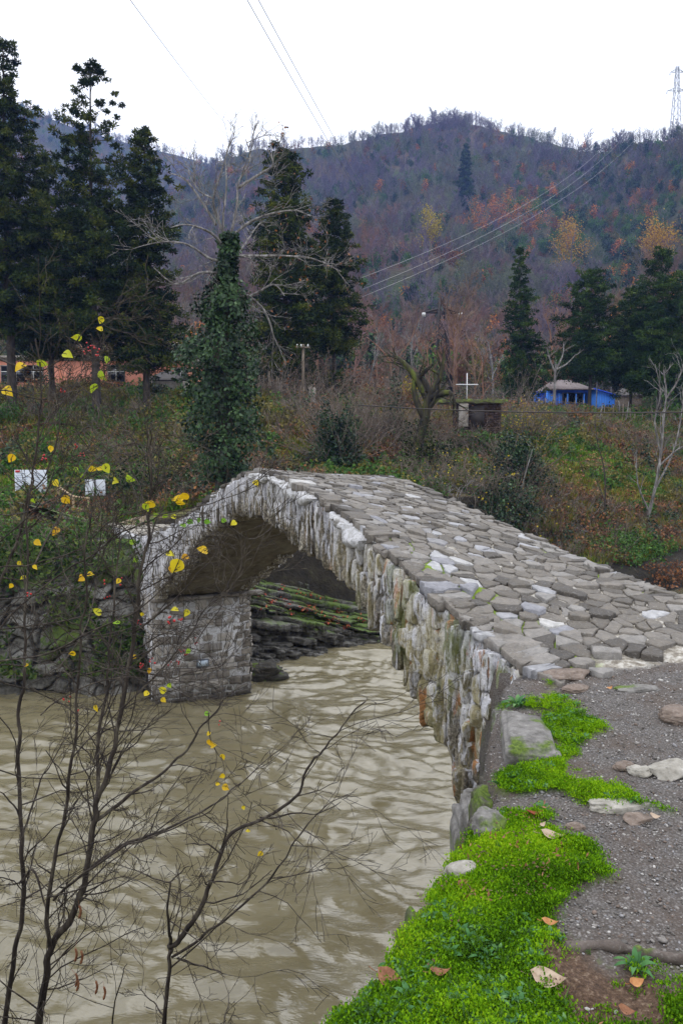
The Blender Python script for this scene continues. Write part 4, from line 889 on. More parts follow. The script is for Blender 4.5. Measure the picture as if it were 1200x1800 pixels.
bush(592, 830, 29, 2.0, 2.7, 'dark ivy-smothered mound just beyond the bridge crest', M_ivy, 71, n=6500, leaf=.12)
bush(745, 828, 27, 2.2, 1.3, 'added near-black bush standing in for the dark root hollow of the mossy leaning tree', M_conif, 70, n=3000, leaf=.11)  # added: its near-black leaves stand in for the dark hollow among the roots
bush(560, 835, 27, 2.6, .8, 'low dark evergreen spilling at the foot of the ivy mound', M_ivy, 72, n=3000, leaf=.11)
bush(908, 860, 33, 2.3, 2.3, 'rounded dark green bush on the slope right of the bridge crest', M_ivy, 73, n=5500, leaf=.13)
bush(880, 905, 30, 3.2, 1.5, 'dark evergreen shrub below the rounded bush', M_ivy, 74, n=4200, leaf=.12)
bush(860, 945, 28, 3.0, 1.1, 'low dark shrub right beside the deck behind the bridge', M_ivy, 78, n=3200, leaf=.11)
bush(840, 795, 36, 2.6, 1.1, 'bright green leafy patch below the ruined wall', M_gbush, 75, n=2200, leaf=.16)
bush(930, 780, 38, 3.0, 2.2, 'sparse yellow-leaved shrub above the rounded dark bush', M_yel, 76, n=700, leaf=.12, twigs=90)
bush(715, 725, 42, 1.7, 1.5, 'yellow-leaved shrub behind the mossy leaning tree', M_yel, 77, n=900, leaf=.14)
bush(690, 700, 44, 1.5, 3.2, 'tall slim ivy column left of the mossy leaning tree', M_ivy, 79, n=1800, leaf=.16, name='ivy_column', cat='ivy')
bush(675, 838, 25, 1.0, .45, 'small yellow-leaved shrub just over the deck edge', M_yel, 80, n=350, leaf=.10)
bush(760, 870, 22, 1.0, .4, 'small bright green plant cushion beside the deck', M_gbush, 81, n=700, leaf=.08)
bush(690, 670, 52, 3, 1.6, 'russet shrub on the upper terrace behind the ivy column', M_rust, 82, n=900, leaf=.2)
bush(655, 640, 95, 12, 5, 'wide patch of rusty red scrub at the mountain foot', M_rust, 83, n=3500, leaf=.45)
bush(578, 690, 54, 3.4, 2.4, 'dark bush around the foot of the slim conifer', M_conif, 84, n=1800, leaf=.22)
for i, (px, py, Y, w, h, mt, nm) in enumerate([(265, 700, 47, 2.2, 1.0, M_ivy, 'blue-green leafy clump below the pink building'), (470, 790, 34, 1.5, .7, M_gbush, 'green broad-leaved clump right of the ivy-clad tree'),
        (465, 805, 31, .9, .4, M_ivy, 'small blue-green clump nearest the ivy-clad tree'), (15, 745, 42, 2.2, 1.2, M_gbush, 'green bush at the left edge of the far bank'), (215, 890, 27.5, 3.0, 1.3, M_ivy, 'dark shrub behind the smaller white sign'),
        (290, 880, 25.5, 3.2, 1.5, M_conif, 'very dark bush in the hollow left of the ivy-clad tree'), (620, 780, 36, 2.2, 1.1, M_gbush, 'green bush right behind the ivy mound'),
        (1130, 700, 74, 5, 2.4, M_ivy, 'blue-green shrub right of the blue house'), (228, 985, 21, 1.1, .5, M_gbush, 'green plants on the rock ledge beside the pier'), (185, 1005, 21, 1.6, .7, M_ivy, 'dark ivy hanging over the rock face left of the pier'), (140, 985, 21, 1.6, .5, M_gbush, 'green plants on top of the rock face, right of centre'), (95, 1020, 21, 1.8, .7, M_ivy, 'dark ivy patch in the middle of the rock face'), (50, 990, 21, 1.8, .6, M_gbush, 'green plants on top of the rock face near the left edge'), (5, 1040, 21, 1.8, .7, M_ivy, 'dark ivy patch on the rock face at the left edge'), (895, 700, 74, 4, 2.6, M_ivy, 'blue-grey shrub between spruce and blue house'), (940, 730, 58, 5, .7, M_gbush, 'row of bright green vegetables in front of the blue house'),
        (1120, 900, 40, 1.6, .5, M_gbush, 'small green tuft on the brown slope at right'), (1085, 985, 37, 5, 1.3, M_gbush, 'low green brambles at the foot of the right slope'), (1170, 1020, 37, 5, .9, M_rust, 'rusty ground shrub by the water at the right edge')]):
    bush(px, py, Y, w, h, nm, mt, 300 + i, n=1500, leaf=.14 if Y < 50 else .22, twigs=15)
for i, (px, py, Y, w, h, n, lm, nm) in enumerate([(660, 790, 33, 4.0, 2.6, 90, None, 'dense grey-brown bramble tangle right of the ivy mound'), (690, 700, 44, 7, 2.4, 80, M_rust, 'brown brambles below the yellow shrub on the terrace'),
        (810, 800, 33, 3.2, 1.6, 60, M_rust, 'reddish bramble tangle below the ruined wall'), (830, 870, 26, 3.0, 1.5, 60, M_yel, 'tangled twigs with few yellow leaves right beside the deck'),
        (150, 745, 42, 7, 1.5, 110, None, 'wide bare thicket below the pink building'), (60, 800, 35, 4, 1.0, 40, M_gbush, 'bare thicket behind the larger white sign'), (480, 640, 50, 7, 3.0, 90, M_rust, 'bare brush at the foot of the tall middle conifer'),
        (540, 720, 45, 5, 1.4, 60, M_rust, 'rusty brush on the slope below the wooden pole'), (760, 640, 62, 14, 3.4, 120, None, 'brown brush around the foot of the near pylon'), (1000, 900, 38, 6, 1.3, 70, None, 'dry stems on the brown slope'),
        (1160, 800, 43, 5, 2.2, 60, None, 'grey stems high on the right slope'), (900, 930, 31, 5, 1.0, 60, M_gbush, 'tangled brush above the fallen grey branches'), (250, 830, 30, 5, 1.5, 70, M_rust, 'rusty brush left of the ivy-clad tree'), (450, 830, 28, 2.4, .9, 40, M_rust, 'low brush between the ivy-clad tree and the crest'), (720, 850, 24, 2.2, .9, 40, M_gbush, 'low brush beside the deck near the crest'), (1130, 650, 80, 12, 4, 60, M_rust, 'brown brush behind the conifers at right')]):
    thicket(px, py, Y, w, h, nm, 400 + i, GB, n=n, leafm=lm, tr=.02 if Y < 45 else .03)
thicket(965, 945, 27, 2.6, .9, 'pile of fallen silvery branches beside the deck', 431, None, M_pale, 26, cat='fallen branches', lean=(.3, -.5, -1.0))
for i, (px, py, nm) in enumerate([(205, 958, 'brambles hanging over the rock face beside the pier'), (130, 962, 'brambles hanging over the middle of the rock face'), (60, 958, 'brambles hanging over the rock face near the left edge'), (0, 962, 'brambles hanging over the rock face at the left edge')]):
    thicket(px, py, 21.5, 2.6, 1.5, nm, 470 + i, 'brambles hanging over the river wall', None, 45, M_gbush, 700, lean=(0, -1.5, -.75))
thicket(790, 880, 23.5, .7, .9, 'bundle of pale hanging roots beside the deck', 432, None, M_pale, 10, cat='roots')

def small_tree(pxs, Y, r0, label, seed, mat=None, name='bare_tree', cat='tree', group=None, sub=1.0, depth=2, twl=(.5, 1.3)):
    """trunk and main limbs as photo paths at distance Y"""
    r = np.random.default_rng(seed); Y1 = gy(*pxs[0][0], Y); r0 *= Y1 / Y; Y = Y1; b = at(*pxs[0][0], Y); b[2] = min(b[2], float(H(b[0], b[1]))); t = thing(name, b, label, cat, group); out = []; m = MB()
    for i, ms in enumerate(pxs):
        kk = r.normal() * .5; P = smooth_path([at(a, c, Y + kk * j / len(ms) * (i > 0)) for j, (a, c) in enumerate(ms)], 4)
        if i == 0: P[0, 2] = b[2] - .2
        rr = r0 if i == 0 else r0 * .6; out.append((P, rr, rr * .35, 0 if i == 0 else 1))
        for j in range(len(P) // 3, len(P) - 1):
            if r.random() < .7 * sub: grow(r, P[j], unit(unit(P[j + 1] - P[j]) + rdirs(r, 1)[0] * .8), r.uniform(*twl), rr * .3, depth - 1, out, up=.1, wig=.35, nch=(3, 5), spread=(.3, .8), shrink=(.4, .65), lev=2)
    branches(m, out, (8, 6, 4, 3), rmin=.006); m.build('branches', mat or M_bark, t, b); return t
small_tree([[(725, 830), (735, 780), (748, 730), (752, 700), (770, 670), (778, 640)], [(745, 735), (730, 700), (728, 670), (745, 655), (760, 640)], [(752, 700), (790, 690), (800, 720)], [(745, 690), (720, 650), (700, 630), (690, 625)], [(750, 720), (775, 690), (782, 672)], [(755, 690), (740, 665), (720, 660)]], 32, .24,
           'leaning mossy old tree with twisted bare branches left of the ruined wall', 91, M_mossy, 'mossy_tree')
small_tree([[(1135, 920), (1150, 860), (1160, 800), (1165, 740), (1170, 690), (1165, 650)], [(1150, 860), (1180, 800), (1195, 740), (1200, 690)], [(1160, 800), (1150, 740), (1160, 690), (1150, 640)], [(1140, 900), (1120, 850), (1118, 790)], [(1170, 700), (1190, 670), (1200, 640)], [(1156, 820), (1190, 790), (1210, 780)]], 27, .06,
           'pale bare sapling on the slope at the right edge', 92, M_pale, sub=1.4)
small_tree([[(1060, 920), (1063, 870), (1060, 820), (1050, 780), (1045, 740)], [(1062, 880), (1050, 850), (1040, 830)]], 30, .035, 'thin brown sapling on the slope left of the pale one', 93, M_bark)
small_tree([[(972, 725), (974, 690), (975, 655), (978, 640)], [(975, 655), (965, 630), (960, 610)], [(976, 650), (995, 640), (1012, 622)], [(975, 652), (988, 625), (990, 600)]], 60, .13, 'white-barked bare tree in front of the blue house', 94, M_pale, sub=.5)
small_tree([[(905, 900), (918, 850), (928, 815), (936, 788)]], 26, .03, 'single pale leaning stem in front of the dark bush', 95, M_pale, 'bare_tree', 'sapling', sub=.2)
small_tree([[(690, 640), (665, 610), (640, 590)], [(690, 640), (720, 600), (735, 560)], [(690, 640), (690, 590), (684, 550)]], 70, .09, 'spreading bare tree on the terrace left of the near pylon', 96, M_twig, sub=1.6)
for i, (px, Y, hh) in enumerate([(645, 80, 9), (665, 92, 11), (700, 84, 9), (735, 90, 10), (800, 85, 10), (835, 88, 11), (865, 82, 9), (455, 60, 8), (620, 72, 8), (340, 62, 8), (320, 75, 10), (985, 90, 12), (1075, 92, 12), (1185, 90, 11), (440, 75, 10), (545, 80, 10), (750, 72, 7), (850, 66, 6)]):
    r = np.random.default_rng(500 + i); p = at(px, 700, Y); p[2] = float(H(p[0], p[1])); out = []
    t = thing('bare_tree', p, ['bare brown tree at the foot of the mountain behind the terrace'][0], 'tree', 'bare trees at the mountain foot')
    grow(r, (0, 0, -.4), (r.normal() * .1, 0, 1), hh * .85, hh * .014, 3, out, up=.2, wig=.2, nch=(5, 7), spread=(.35, .9), shrink=(.4, .55), seg=5); m = MB(); branches(m, out, (6, 4, 3, 3), rmin=.014); m.V = [v + p for v in m.V]; m.build('branches', M_twig if i % 3 else M_pale, t, p)

# ------------------------------------------------------------------ grass and litter on the far bank
def proto_tuft(seed, mat, n=16, h=.3, w=.03, sp=.14):
    r = np.random.default_rng(seed); m = MB()
    for i in range(n):
        a = r.uniform(0, 6.28); b = np.array([math.cos(a), math.sin(a), 0]) * r.uniform(0, sp); L = h * r.uniform(.5, 1.2); d = np.array([math.cos(a), math.sin(a), 0]); s = np.array([-d[1], d[0], 0]) * w / 2
        p1 = b + d * L * .25 + [0, 0, L * .6]; p2 = b + d * L * .6 + [0, 0, L * .85]
        m.add([b - s, b + s, p1 + s * .8, p1 - s * .8, p2], [(0, 1, 2, 3)], r.random()); m.F.append(np.array([(m.n - 2, m.n - 3, m.n - 1)]))
    return m.build('tuft', mat)
def proto_litter(seed, mat, n=14, s=.1, sp=.3):
    r = np.random.default_rng(seed); m = MB(); C = np.stack([r.uniform(-sp, sp, n), r.uniform(-sp, sp, n), r.uniform(.0, .06, n)], -1)
    leaves(m, C, np.array([0, 0, 1.]) + rdirs(r, n) * .6, s, s * .6, r); return m.build('litter', mat)
PATH = np.array([(-30, 33.5), (-18, 31), (-12.5, 27.5), (-9, 24.6), (*bp(22, 1.1, 0)[:2],)], float)
def path_sd(x, y): return np.abs(seg_sd(x, y, PATH))
def path():
    P = smooth_path(np.c_[PATH, np.zeros(len(PATH))], 24)[:, :2]; d = np.gradient(P, axis=0); d /= np.linalg.norm(d, axis=1)[:, None]; nn_ = np.stack([-d[:, 1], d[:, 0]], -1); wv = np.linspace(-1, 1, 13)
    X = P[:, None, :] + nn_[:, None, :] * (wv[None, :, None] * (1.05 + .2 * vn(np.arange(len(P)) * .2, 0, seed=4))[:, None, None]); m = MB(); m.grid(np.stack([X[..., 0], X[..., 1], H(X[..., 0], X[..., 1]) + .05 - .10 * (np.abs(wv) > .95)], -1))
    q = NT('trodden_path'); f = q.noise(2.5, 5, .7); g = q.noise(14, 4, .6); tag(m.build('path', q.bsdf(q.mix(q.ramp(g, [(.6, 0), (.75, .6)]), q.ramp(f, [(.35, (.13, .12, .04)), (.5, (.17, .13, .09)), (.7, (.27, .22, .17))]), (.35, .33, .30)), .9, q.bump(g, .6, .03)), smooth=True), kind='structure')
path()
def bank_cover():
    r = np.random.default_rng(77)
    kinds = [proto_tuft(1, M_grass), proto_tuft(2, M_grass, 22, .22), proto_tuft(3, M_lime_g, 18, .16), proto_litter(4, M_rust), proto_litter(5, M_yel, 5), proto_shrub(6, M_olive, .5, 90, .12), proto_shrub(7, M_rust, .55, 70, .11), proto_shrub(8, M_ivy, .6, 110, .12), proto_tuft(9, M_brtw, 14, .55, .012), proto_shrub(19, M_gbush, .45, 90, .11)]
    n = 42000; px = r.uniform(-120, 1320, n); d = np.interp(r.random(n), [0, .45, .8, 1], [.5, 14, 30, 58]); 
    az = (px - 600) / 1400; y = np.full(n, 25.0)
    for _ in range(12): y = shore_y(az * y) + d
    x = az * y; z = H(x, y); g = fbm(x / 5, y / 5, oct=3, seed=200); g2 = fbm(x / 3 + 7, y / 3, oct=2, seed=201); u = r.random(n)
    fresh = g > .06
    k = np.where(fresh, np.where(u < .52, 2, np.where(u < .72, 1, np.where(u < .82, 0, np.where(u < .88, 5, 9)))), np.where(u < .34, 0, np.where(u < .52, 1, np.where(u < .60, 3, np.where(u < .66, 6, np.where(u < .68, 7, np.where(u < .70, 5, np.where(u < .706, 4, 8))))))))
    k = np.where((g2 > .45) & (u > .5), 3, k)
    ok = ~((x > -6) & (x < 7) & (d < 7.5)) & (d > 1.6) & (path_sd(x, y) > 1.0); x, y, z, k, d = x[ok], y[ok], z[ok], k[ok], d[ok]; n = len(x)
    rot = np.stack([r.normal(size=n) * .2, r.normal(size=n) * .2, r.uniform(0, 6.28, n)], -1)
    scatter('bank_grass', np.stack([x, y, z], -1), rot, r.uniform(.7, 1.5, n) * (1 + d / 60), k, kinds, 'rough grass, ferns and fallen leaves over the far bank', 'grass')
bank_cover()

def litter_on_rock():
    r = np.random.default_rng(88); n = 700; px = r.uniform(445, 640, n); py = 1035 + (px - 445) * .34 + r.normal(size=n) * 16 - 8
    a = np.array([-3.4, 20.0]); b = np.array([4.5, 26.0]); d = unit(b - a); nn_ = np.array([-d[1], d[0]]); P = []
    dg = bpy.context.evaluated_depsgraph_get(); ob = [o for o in bpy.data.objects if o.name == 'rock_layers'][0]; off = Vector(ob.parent.location)
    for x, y in zip(px, py):
        rr = ray(x, y); ok, loc, nr, fi = ob.ray_cast(Vector((0, 0, EYE)) - off, Vector(rr / np.linalg.norm(rr)))
        if ok and nr.z > .4: P.append(np.array(loc) + np.array(off) + [0, 0, .02])
    if len(P) < 5: return
    P = np.array(P); n = len(P); rot = np.stack([r.normal(size=n) * .3, r.normal(size=n) * .3, r.uniform(0, 6.28, n)], -1)
    scatter('leaf_litter', P, rot, r.uniform(.6, 1.2, n), np.zeros(n), [proto_litter(12, M_redl, 4, .11, .10)], 'red-brown fallen leaves strewn on the rock under the arch', 'leaf litter')
M_redl = foliage('red_litter', [(.2, (.12, .02, .012)), (.6, (.34, .06, .03)), (1, (.45, .15, .07))], .2, 2, amt=.8)
bpy.context.view_layer.update(); litter_on_rock()
# ------------------------------------------------------------------ buildings
def lz(p): return float(H(p[0], p[1]))
def boxp(name, mat, parent, base, c, size, rot=0, M=None, bev=0):
    m = MB(); m.box(c, size, rot, M=M); o = m.build(name, mat, parent, base)
    if bev:
        b = o.modifiers.new('bevel', 'BEVEL'); b.width = bev; b.segments = 2
    return o
M_pink = None
def mat_plaster(name, c, dirt, board=0):
    q = NT(name); f = q.noise(.8, 6, .7, vec=q.mapv((1, 1, .35))); g = q.noise(9, 4, .6)
    col = q.mix(q.ramp(f, [(.48, 0), (.68, .8)]), c, dirt); col = q.mix(q.ramp(g, [(.55, 0), (.8, .35)]), col, tuple(x * .5 for x in c))
    n = q.bump(g, .4, .02)
    if board:
        w = q.n('ShaderNodeTexWave'); w.wave_type = 'BANDS'; w.bands_direction = 'X'; w.inputs['Scale'].default_value = board; q.set(w.inputs['Vector'], q.pos); w.inputs['Distortion'].default_value = .3
        col = q.mix(q.ramp(w.outputs[1], [(.0, .55), (.12, 0)]), col, tuple(x * .35 for x in c)); n = q.bump(w.outputs[1], .5, .03)
    return q.bsdf(col, .8, n)
M_pink = mat_plaster('weathered_pink_plaster', (.74, .31, .22), (.55, .15, .06)); M_blue = mat_plaster('bright_blue_boards', (.06, .26, .98), (.20, .45, .95), 1.3)
M_blue2 = plain('deep_blue_trim', (.02, .09, .70)); M_dark = plain('dark_glass', (.012, .014, .018), .12, spec=.7); M_white = plain('white_paint', (.72, .73, .74), .6, .08)
M_conc = mat_masonry('grey_concrete', 1.1); M_wood = bark('weathered_wood', [(.3, (.09, .07, .05)), (.6, (.22, .18, .14)), (.8, (.34, .29, .24))], 5, .3); M_rustm = plain('dark_rusty_steel', (.035, .028, .026), .6); M_lgm = plain('galvanised_steel', (.30, .32, .35), .5)
def pink():
    Y = 62.0; xl = at(-170, 680, Y)[0]; xr = at(332, 680, Y)[0]; zb = 10.1; zt = at(300, 631, Y)[2]; base = np.array([(xl + xr) / 2, Y, zb])
    t = thing('pink_building', base, 'long low pink plastered building with flat roof behind the left conifers', 'building')
    w = xr - xl; m = MB(); m.box((base[0], Y + 4, (zb + zt) / 2 - .5), (w, 8, zt - zb + 1)); m.build('wall', M_pink, t, base)
    m = MB(); m.box((base[0], Y + 4, zt + .11), (w + .7, 8.7, .22)); m.box((base[0], Y + 4, zt - .08), (w + .3, 8.3, .14)); m.build('roof', M_conc, t, base)
    boxp('chimney', plain('pale_pink_plaster', (.55, .38, .33)), t, base, (at(297, 610, Y)[0], Y + 1.5, zt + .8), (.75, .8, 1.3))
    boxp('wall_footing', M_conc, t, base, (base[0], Y - .08, zb + .35), (w + .1, .16, 1.1))
    for px, wd in [(-110, 2.0), (-60, 2.0), (30, 2.3), (60, 1.3), (205, 1.2), (318, .9)]:
        x = at(px, 655, Y)[0]; zc = at(px, 657, Y)[2]; hh = 1.15 if wd > 1 else .8
        f = boxp('window', M_conc, t, base, (x, Y - .02, zc), (wd + .16, .10, hh + .16))
        m = MB(); m.box((x, Y - .05, zc), (wd, .08, hh)); m.build('pane', M_dark, f, base)
        m = MB(); m.box((x, Y - .07, zc), (.06, .1, hh)); m.box((x, Y - .068, zc + .15), (wd, .1, .05)); m.build('frame', M_white, f, base)
pink()
def roofslab(m, pts, th=.09):
    P = np.array(pts, float); V = np.concatenate([P, P - [0, 0, th]]); n = len(P)
    m.add(V, [tuple(range(n))]); m.F.append(np.array([tuple(range(m.n - 1, m.n - n - 1, -1))]))
    m.F.append(np.array([(m.n - 2 * n + i, m.n - n + i, m.n - n + (i + 1) % n, m.n - 2 * n + (i + 1) % n) for i in range(n)]))
def bluehouse():
    Y = 76.0; X = lambda px, y=700: at(px, y, Y)[0]; Z = lambda py: at(1000, py, Y)[2]; zb = Z(716) - .8; base = np.array([X(1005), Y, zb])
    t = thing('blue_house', base, 'small bright blue wooden house with grey tiled roof behind the right conifers', 'house')
    x0, x1, x2 = X(966), X(1037), X(1081); ze = Z(684)
    m = MB(); m.box(((x0 + x1) / 2, Y + 3.6, (zb + ze) / 2), (x1 - x0, 4.6, ze - zb)); m.box((x0 + .5, Y + .75, (zb + ze) / 2), (1.4, 1.14, ze - zb - .01)); m.build('wall', M_blue, t, base)
    m = MB(); V = [(x1 + .003, Y + .2, zb), (x2, Y + .2, zb), (x2, Y + .2, Z(694)), (x1 + .003, Y + .2, Z(683))]; V += [(a, b + 5.5, c) for a, b, c in V]; m.add(V, [(0, 1, 2, 3), (5, 4, 7, 6), (1, 5, 6, 2), (4, 0, 3, 7), (3, 2, 6, 7), (0, 4, 5, 1)]); m.build('side_wing', M_blue, t, base)
    q = NT('grey_roof_tiles'); f = q.noise(3, 5, .7); w = q.n('ShaderNodeTexWave'); w.bands_direction = 'X'; w.inputs['Scale'].default_value = 2.2; q.set(w.inputs['Vector'], q.pos)
    M_tile = q.bsdf(q.mix(q.ramp(w.outputs[1], [(0, .5), (.3, 0)]), q.ramp(f, [(.3, (.13, .10, .10)), (.7, (.27, .23, .225))]), (.06, .05, .05)), .85, q.bump(w.outputs[1], .6, .06))
    rz = Z(663); xa, xb, xm0, xm1 = x0 - .3, x1 + .3, X(986), X(1016); ya, yb, ym = Y - .25, Y + 6.3, Y + 3; m = MB()
    roofslab(m, [(xa, ya, ze), (xb, ya, ze), (xm1, ym, rz), (xm0, ym, rz)]); roofslab(m, [(xb, yb, ze), (xa, yb, ze), (xm0, ym, rz), (xm1, ym, rz)]); roofslab(m, [(xa, yb, ze), (xa, ya, ze), (xm0, ym, rz)]); roofslab(m, [(xb, ya, ze), (xb, yb, ze), (xm1, ym, rz)])
    m.build('roof', M_tile, t, base)
    m = MB(); roofslab(m, [(x1 + .32, Y - .1, Z(683) + .05), (x2 + .35, Y - .1, Z(695)), (x2 + .35, Y + 6, Z(695)), (x1 + .32, Y + 6, Z(683) + .05)], .12); m.build('wing_roof', M_blue2, t, base)
    m = MB(); m.box(((x0 + x1) / 2, Y + .05, ze - .16), (x1 - x0, .14, .34)); m.build('porch_beam', M_blue2, t, base)
    for px in (982, 997, 1012, 1026): boxp('porch_post', M_blue, t, base, (X(px), Y + .08, (zb + ze) / 2 - .2), (.12, .12, ze - zb - .42))
    for px, wd in ((1003, 1.0), (1019, 1.1)):
        f = boxp('window', M_white, t, base, (X(px), Y + 1.26, Z(698)), (wd + .14, .08, 1.0)); m = MB(); m.box((X(px), Y + 1.22, Z(698)), (wd, .08, .86)); m.build('pane', M_dark, f, base)
    boxp('door', M_blue2, t, base, (X(989), Y + 1.26, Z(706)), (.8, .06, 1.9))
    xl = X(927); xr = x0 - .3; m = MB(); m.box(((xl + xr) / 2, Y + 2.5, (zb + Z(689)) / 2), (xr - xl, 3, Z(689) - zb)); m.build('annex_wall', M_blue, t, base)
    m = MB(); roofslab(m, [(xl - .2, Y + .7, Z(689)), (xr, Y + .7, Z(686)), (xr, Y + 4.3, Z(686)), (xl - .2, Y + 4.3, Z(689))]); m.build('annex_roof', M_blue2, t, base)
bluehouse()
def shed(px, py, Y, w, h, label, mat):
    p = at(px, py, Y); zb = lz(p) - .3; zt = at(px, py, Y)[2]; t = thing('shed', (p[0], Y, zb), label, 'shed'); b = (p[0], Y, zb)
    boxp('wall', mat, t, b, (p[0], Y + 1.5, (zb + zt) / 2), (w, 3, zt - zb)); m = MB(); roofslab(m, [(p[0] - w / 2 - .2, Y - .2, zt), (p[0] + w / 2 + .2, Y - .2, zt), (p[0], Y + 1.2, zt + h)]); roofslab(m, [(p[0] + w / 2 + .2, Y + 3.2, zt), (p[0] - w / 2 - .2, Y + 3.2, zt), (p[0], Y + 1.8, zt + h)]); m.build('roof', M_rustm, t, b)
shed(290, 668, 58, 2.6, .9, 'low dark shed in front of the pink wall', M_conc); shed(1100, 695, 80, 3.0, .8, 'grey wooden shed right of the blue house', M_wood)

def ruin():
    Y = 47; p0, p1 = at(797, 756, Y), at(880, 756, Y); zt = at(840, 703, Y)[2]; base = np.array([(p0[0] + p1[0]) / 2, Y, p0[2] - .6]); t = thing('ruined_wall', base, 'dark ruined masonry wall with mossy slab top and pale stone pillar', 'wall')
    r = np.random.default_rng(3); q = plain('dark_old_brick', (.055, .035, .028), .9, .6, 4)
    m = MB(); masonry(m, np.array([p0[0], Y, 0]), np.array([1., 0, 0]), p1[0] - p0[0], p0[2] - .6, zt - .12, np.array([0, -1., 0]), r, (.10, .16), (.2, .4), .03, .06); m.box((base[0], Y + .42, (p0[2] - .6 + zt) / 2 - .06), (p1[0] - p0[0] - .05, .7, zt - p0[2] + .4)); m.build('wall', q, t, base)
    boxp('stone_pillar', M_conc, t, base, (at(813, 730, Y)[0], Y - .14, at(813, 730, Y)[2]), (.55, .3, 1.35), bev=.03); boxp('iron_door', M_rustm, t, base, (at(838, 735, Y)[0], Y - .06, at(838, 733, Y)[2]), (.8, .1, 1.3))
    x0 = at(745, 700, Y)[0]; m = MB(); g = np.linspace(0, 1, 60); a, b = np.meshgrid(g, np.linspace(0, 1, 14), indexing='ij')
    P = np.stack([x0 + a * (p1[0] + .3 - x0), Y - .35 + b * 1.6, zt + .02 + fbm(a * 18, b * 4, oct=3, seed=2) * .07 - .18 * ((b < .05) | (b > .95) | (a < .01))], -1); m.grid(P); m.build('mossy_slab', M_mount2, t, base, smooth=True)
    m = MB(); m.box(((x0 + p1[0]) / 2, Y + .5, zt - .12), (p1[0] - x0, 1.4, .16)); m.build('slab', M_conc, t, base)
q = NT('moss_on_stone'); f = q.noise(5, 5, .7); M_mount2 = q.bsdf(q.ramp(f, [(.38, (.03, .026, .018)), (.52, (.05, .06, .012)), (.68, (.13, .17, .02))]), .9, q.bump(f, 1, .05))
ruin()
def cross():
    Y = 49; a, b = at(820, 692, Y), at(820, 656, Y); base = np.array([a[0], Y, a[2] - .5]); t = thing('white_cross', base, 'plain white metal cross on the terrace behind the ruined wall', 'cross')
    m = MB(); m.box((a[0], Y, (a[2] - .5 + b[2]) / 2), (.05, .05, b[2] - a[2] + .5)); m.build('post', M_white, t, base)
    c = at(820, 676, Y); m = MB(); m.box((c[0], Y - .055, c[2]), (1.35, .04, .055)); m.build('crossbar', M_white, t, base)
cross()

# ------------------------------------------------------------------ signs, railing, poles, fences
def sign(px0, px1, py0, py1, Y, label, tilt=0, cross_bar=False, extra=False):
    a, b = at(px0, py0, Y), at(px1, py1, Y); w = b[0] - a[0]; h = a[2] - b[2]; cx = (a[0] + b[0]) / 2; g = lz((cx, Y)); base = np.array([cx, Y, g]); t = thing('information_board', base, label, 'sign', 'white boards on the far bank')
    o = boxp('panel', plain('board_white', (.62, .66, .74), .35, .06, 2), t, base, (cx, Y, (a[2] + b[2]) / 2), (w, .03, h), bev=.006)
    for x in (a[0] + w * .12, b[0] - w * .12) if w > .9 else (cx,): 
        m = MB(); m.box((x, Y + .05 if w > .9 else Y - .035, (g + a[2]) / 2 - .1), (.05, .05, a[2] - g + .2)); m.build('post', M_rustm, t, base)
    m = MB(); r = np.random.default_rng(int(px0)); k = 9                                     # washed-out print: rows of faint unreadable grey
    for i in range(k):
        for c0, c1 in ((-.44, -.04), (.04, .44)):
            L = r.uniform(.5, 1) * (c1 - c0); m.box((cx + (c0 + L / 2) * w, Y - .018, a[2] - h * (.15 + .075 * i)), (L * w, .006, h * .022))
    if extra: m.build('faded_print', plain('faded_print', (.42, .47, .60)), t, base); boxp('red_emblem', plain('red_paint', (.45, .03, .03)), t, base, (a[0] + w * .10, Y - .02, a[2] - h * .06), (w * .14, .012, h * .09))
sign(26, 84, 826, 870, 33, 'larger white information board with a red mark, leftmost of the two', extra=True)
sign(150, 186, 843, 871, 31, 'smaller blank white board with a dark post across its middle')
def railing():
    Y0, Y1 = 30.0, 27.5; P = [at(104, 908, Y0), at(130, 912, Y0 - 1.2), at(157, 920, Y1)]; base = P[1].copy(); base[2] = lz(P[1]); t = thing('wooden_railing', base, 'low unpainted wooden railing below the smaller white board', 'railing'); W = plain('pale_timber', (.34, .25, .15)); tops = []
    for p in P:
        g = lz(p); m = MB(); m.box((p[0], p[1], g + .45), (.07, .07, 1.1)); m.build('post', W, t, base); tops.append(np.array([p[0], p[1], g + .95]))
    for dz in (0, -.42):
        m = MB(); m.tube([tops[0] + [0, -.07, dz], tops[1] + [0, -.07, dz], tops[2] + [0, -.07, dz]], .04, 4); m.build('rail', W, t, base)
railing()
def pole():
    Y = 50; a = at(533, 690, Y); g = lz(a); top = at(533, 605, Y)[2]; base = np.array([a[0], Y, g]); t = thing('utility_pole', base, 'short wooden utility pole with crossarm on the terrace, left of the slim conifer', 'utility pole')
    m = MB(); m.tube([(a[0], Y, g - .3), (a[0], Y, top)], [.11, .08], 8); m.build('pole', M_wood, t, base); m = MB(); m.box((a[0], Y - .1, at(533, 611, Y)[2]), (.85, .08, .09)); m.build('crossarm', M_wood, t, base)
    for dx in (-.36, -.12, .3):
        m = MB(); z = at(533, 611, Y)[2]; m.tube([(a[0] + dx, Y - .1, z + .05), (a[0] + dx, Y - .1, z + .12), (a[0] + dx, Y - .1, z + .2)], [.04, .055, .03], 6); m.build('insulator', M_white, t, base)
pole()
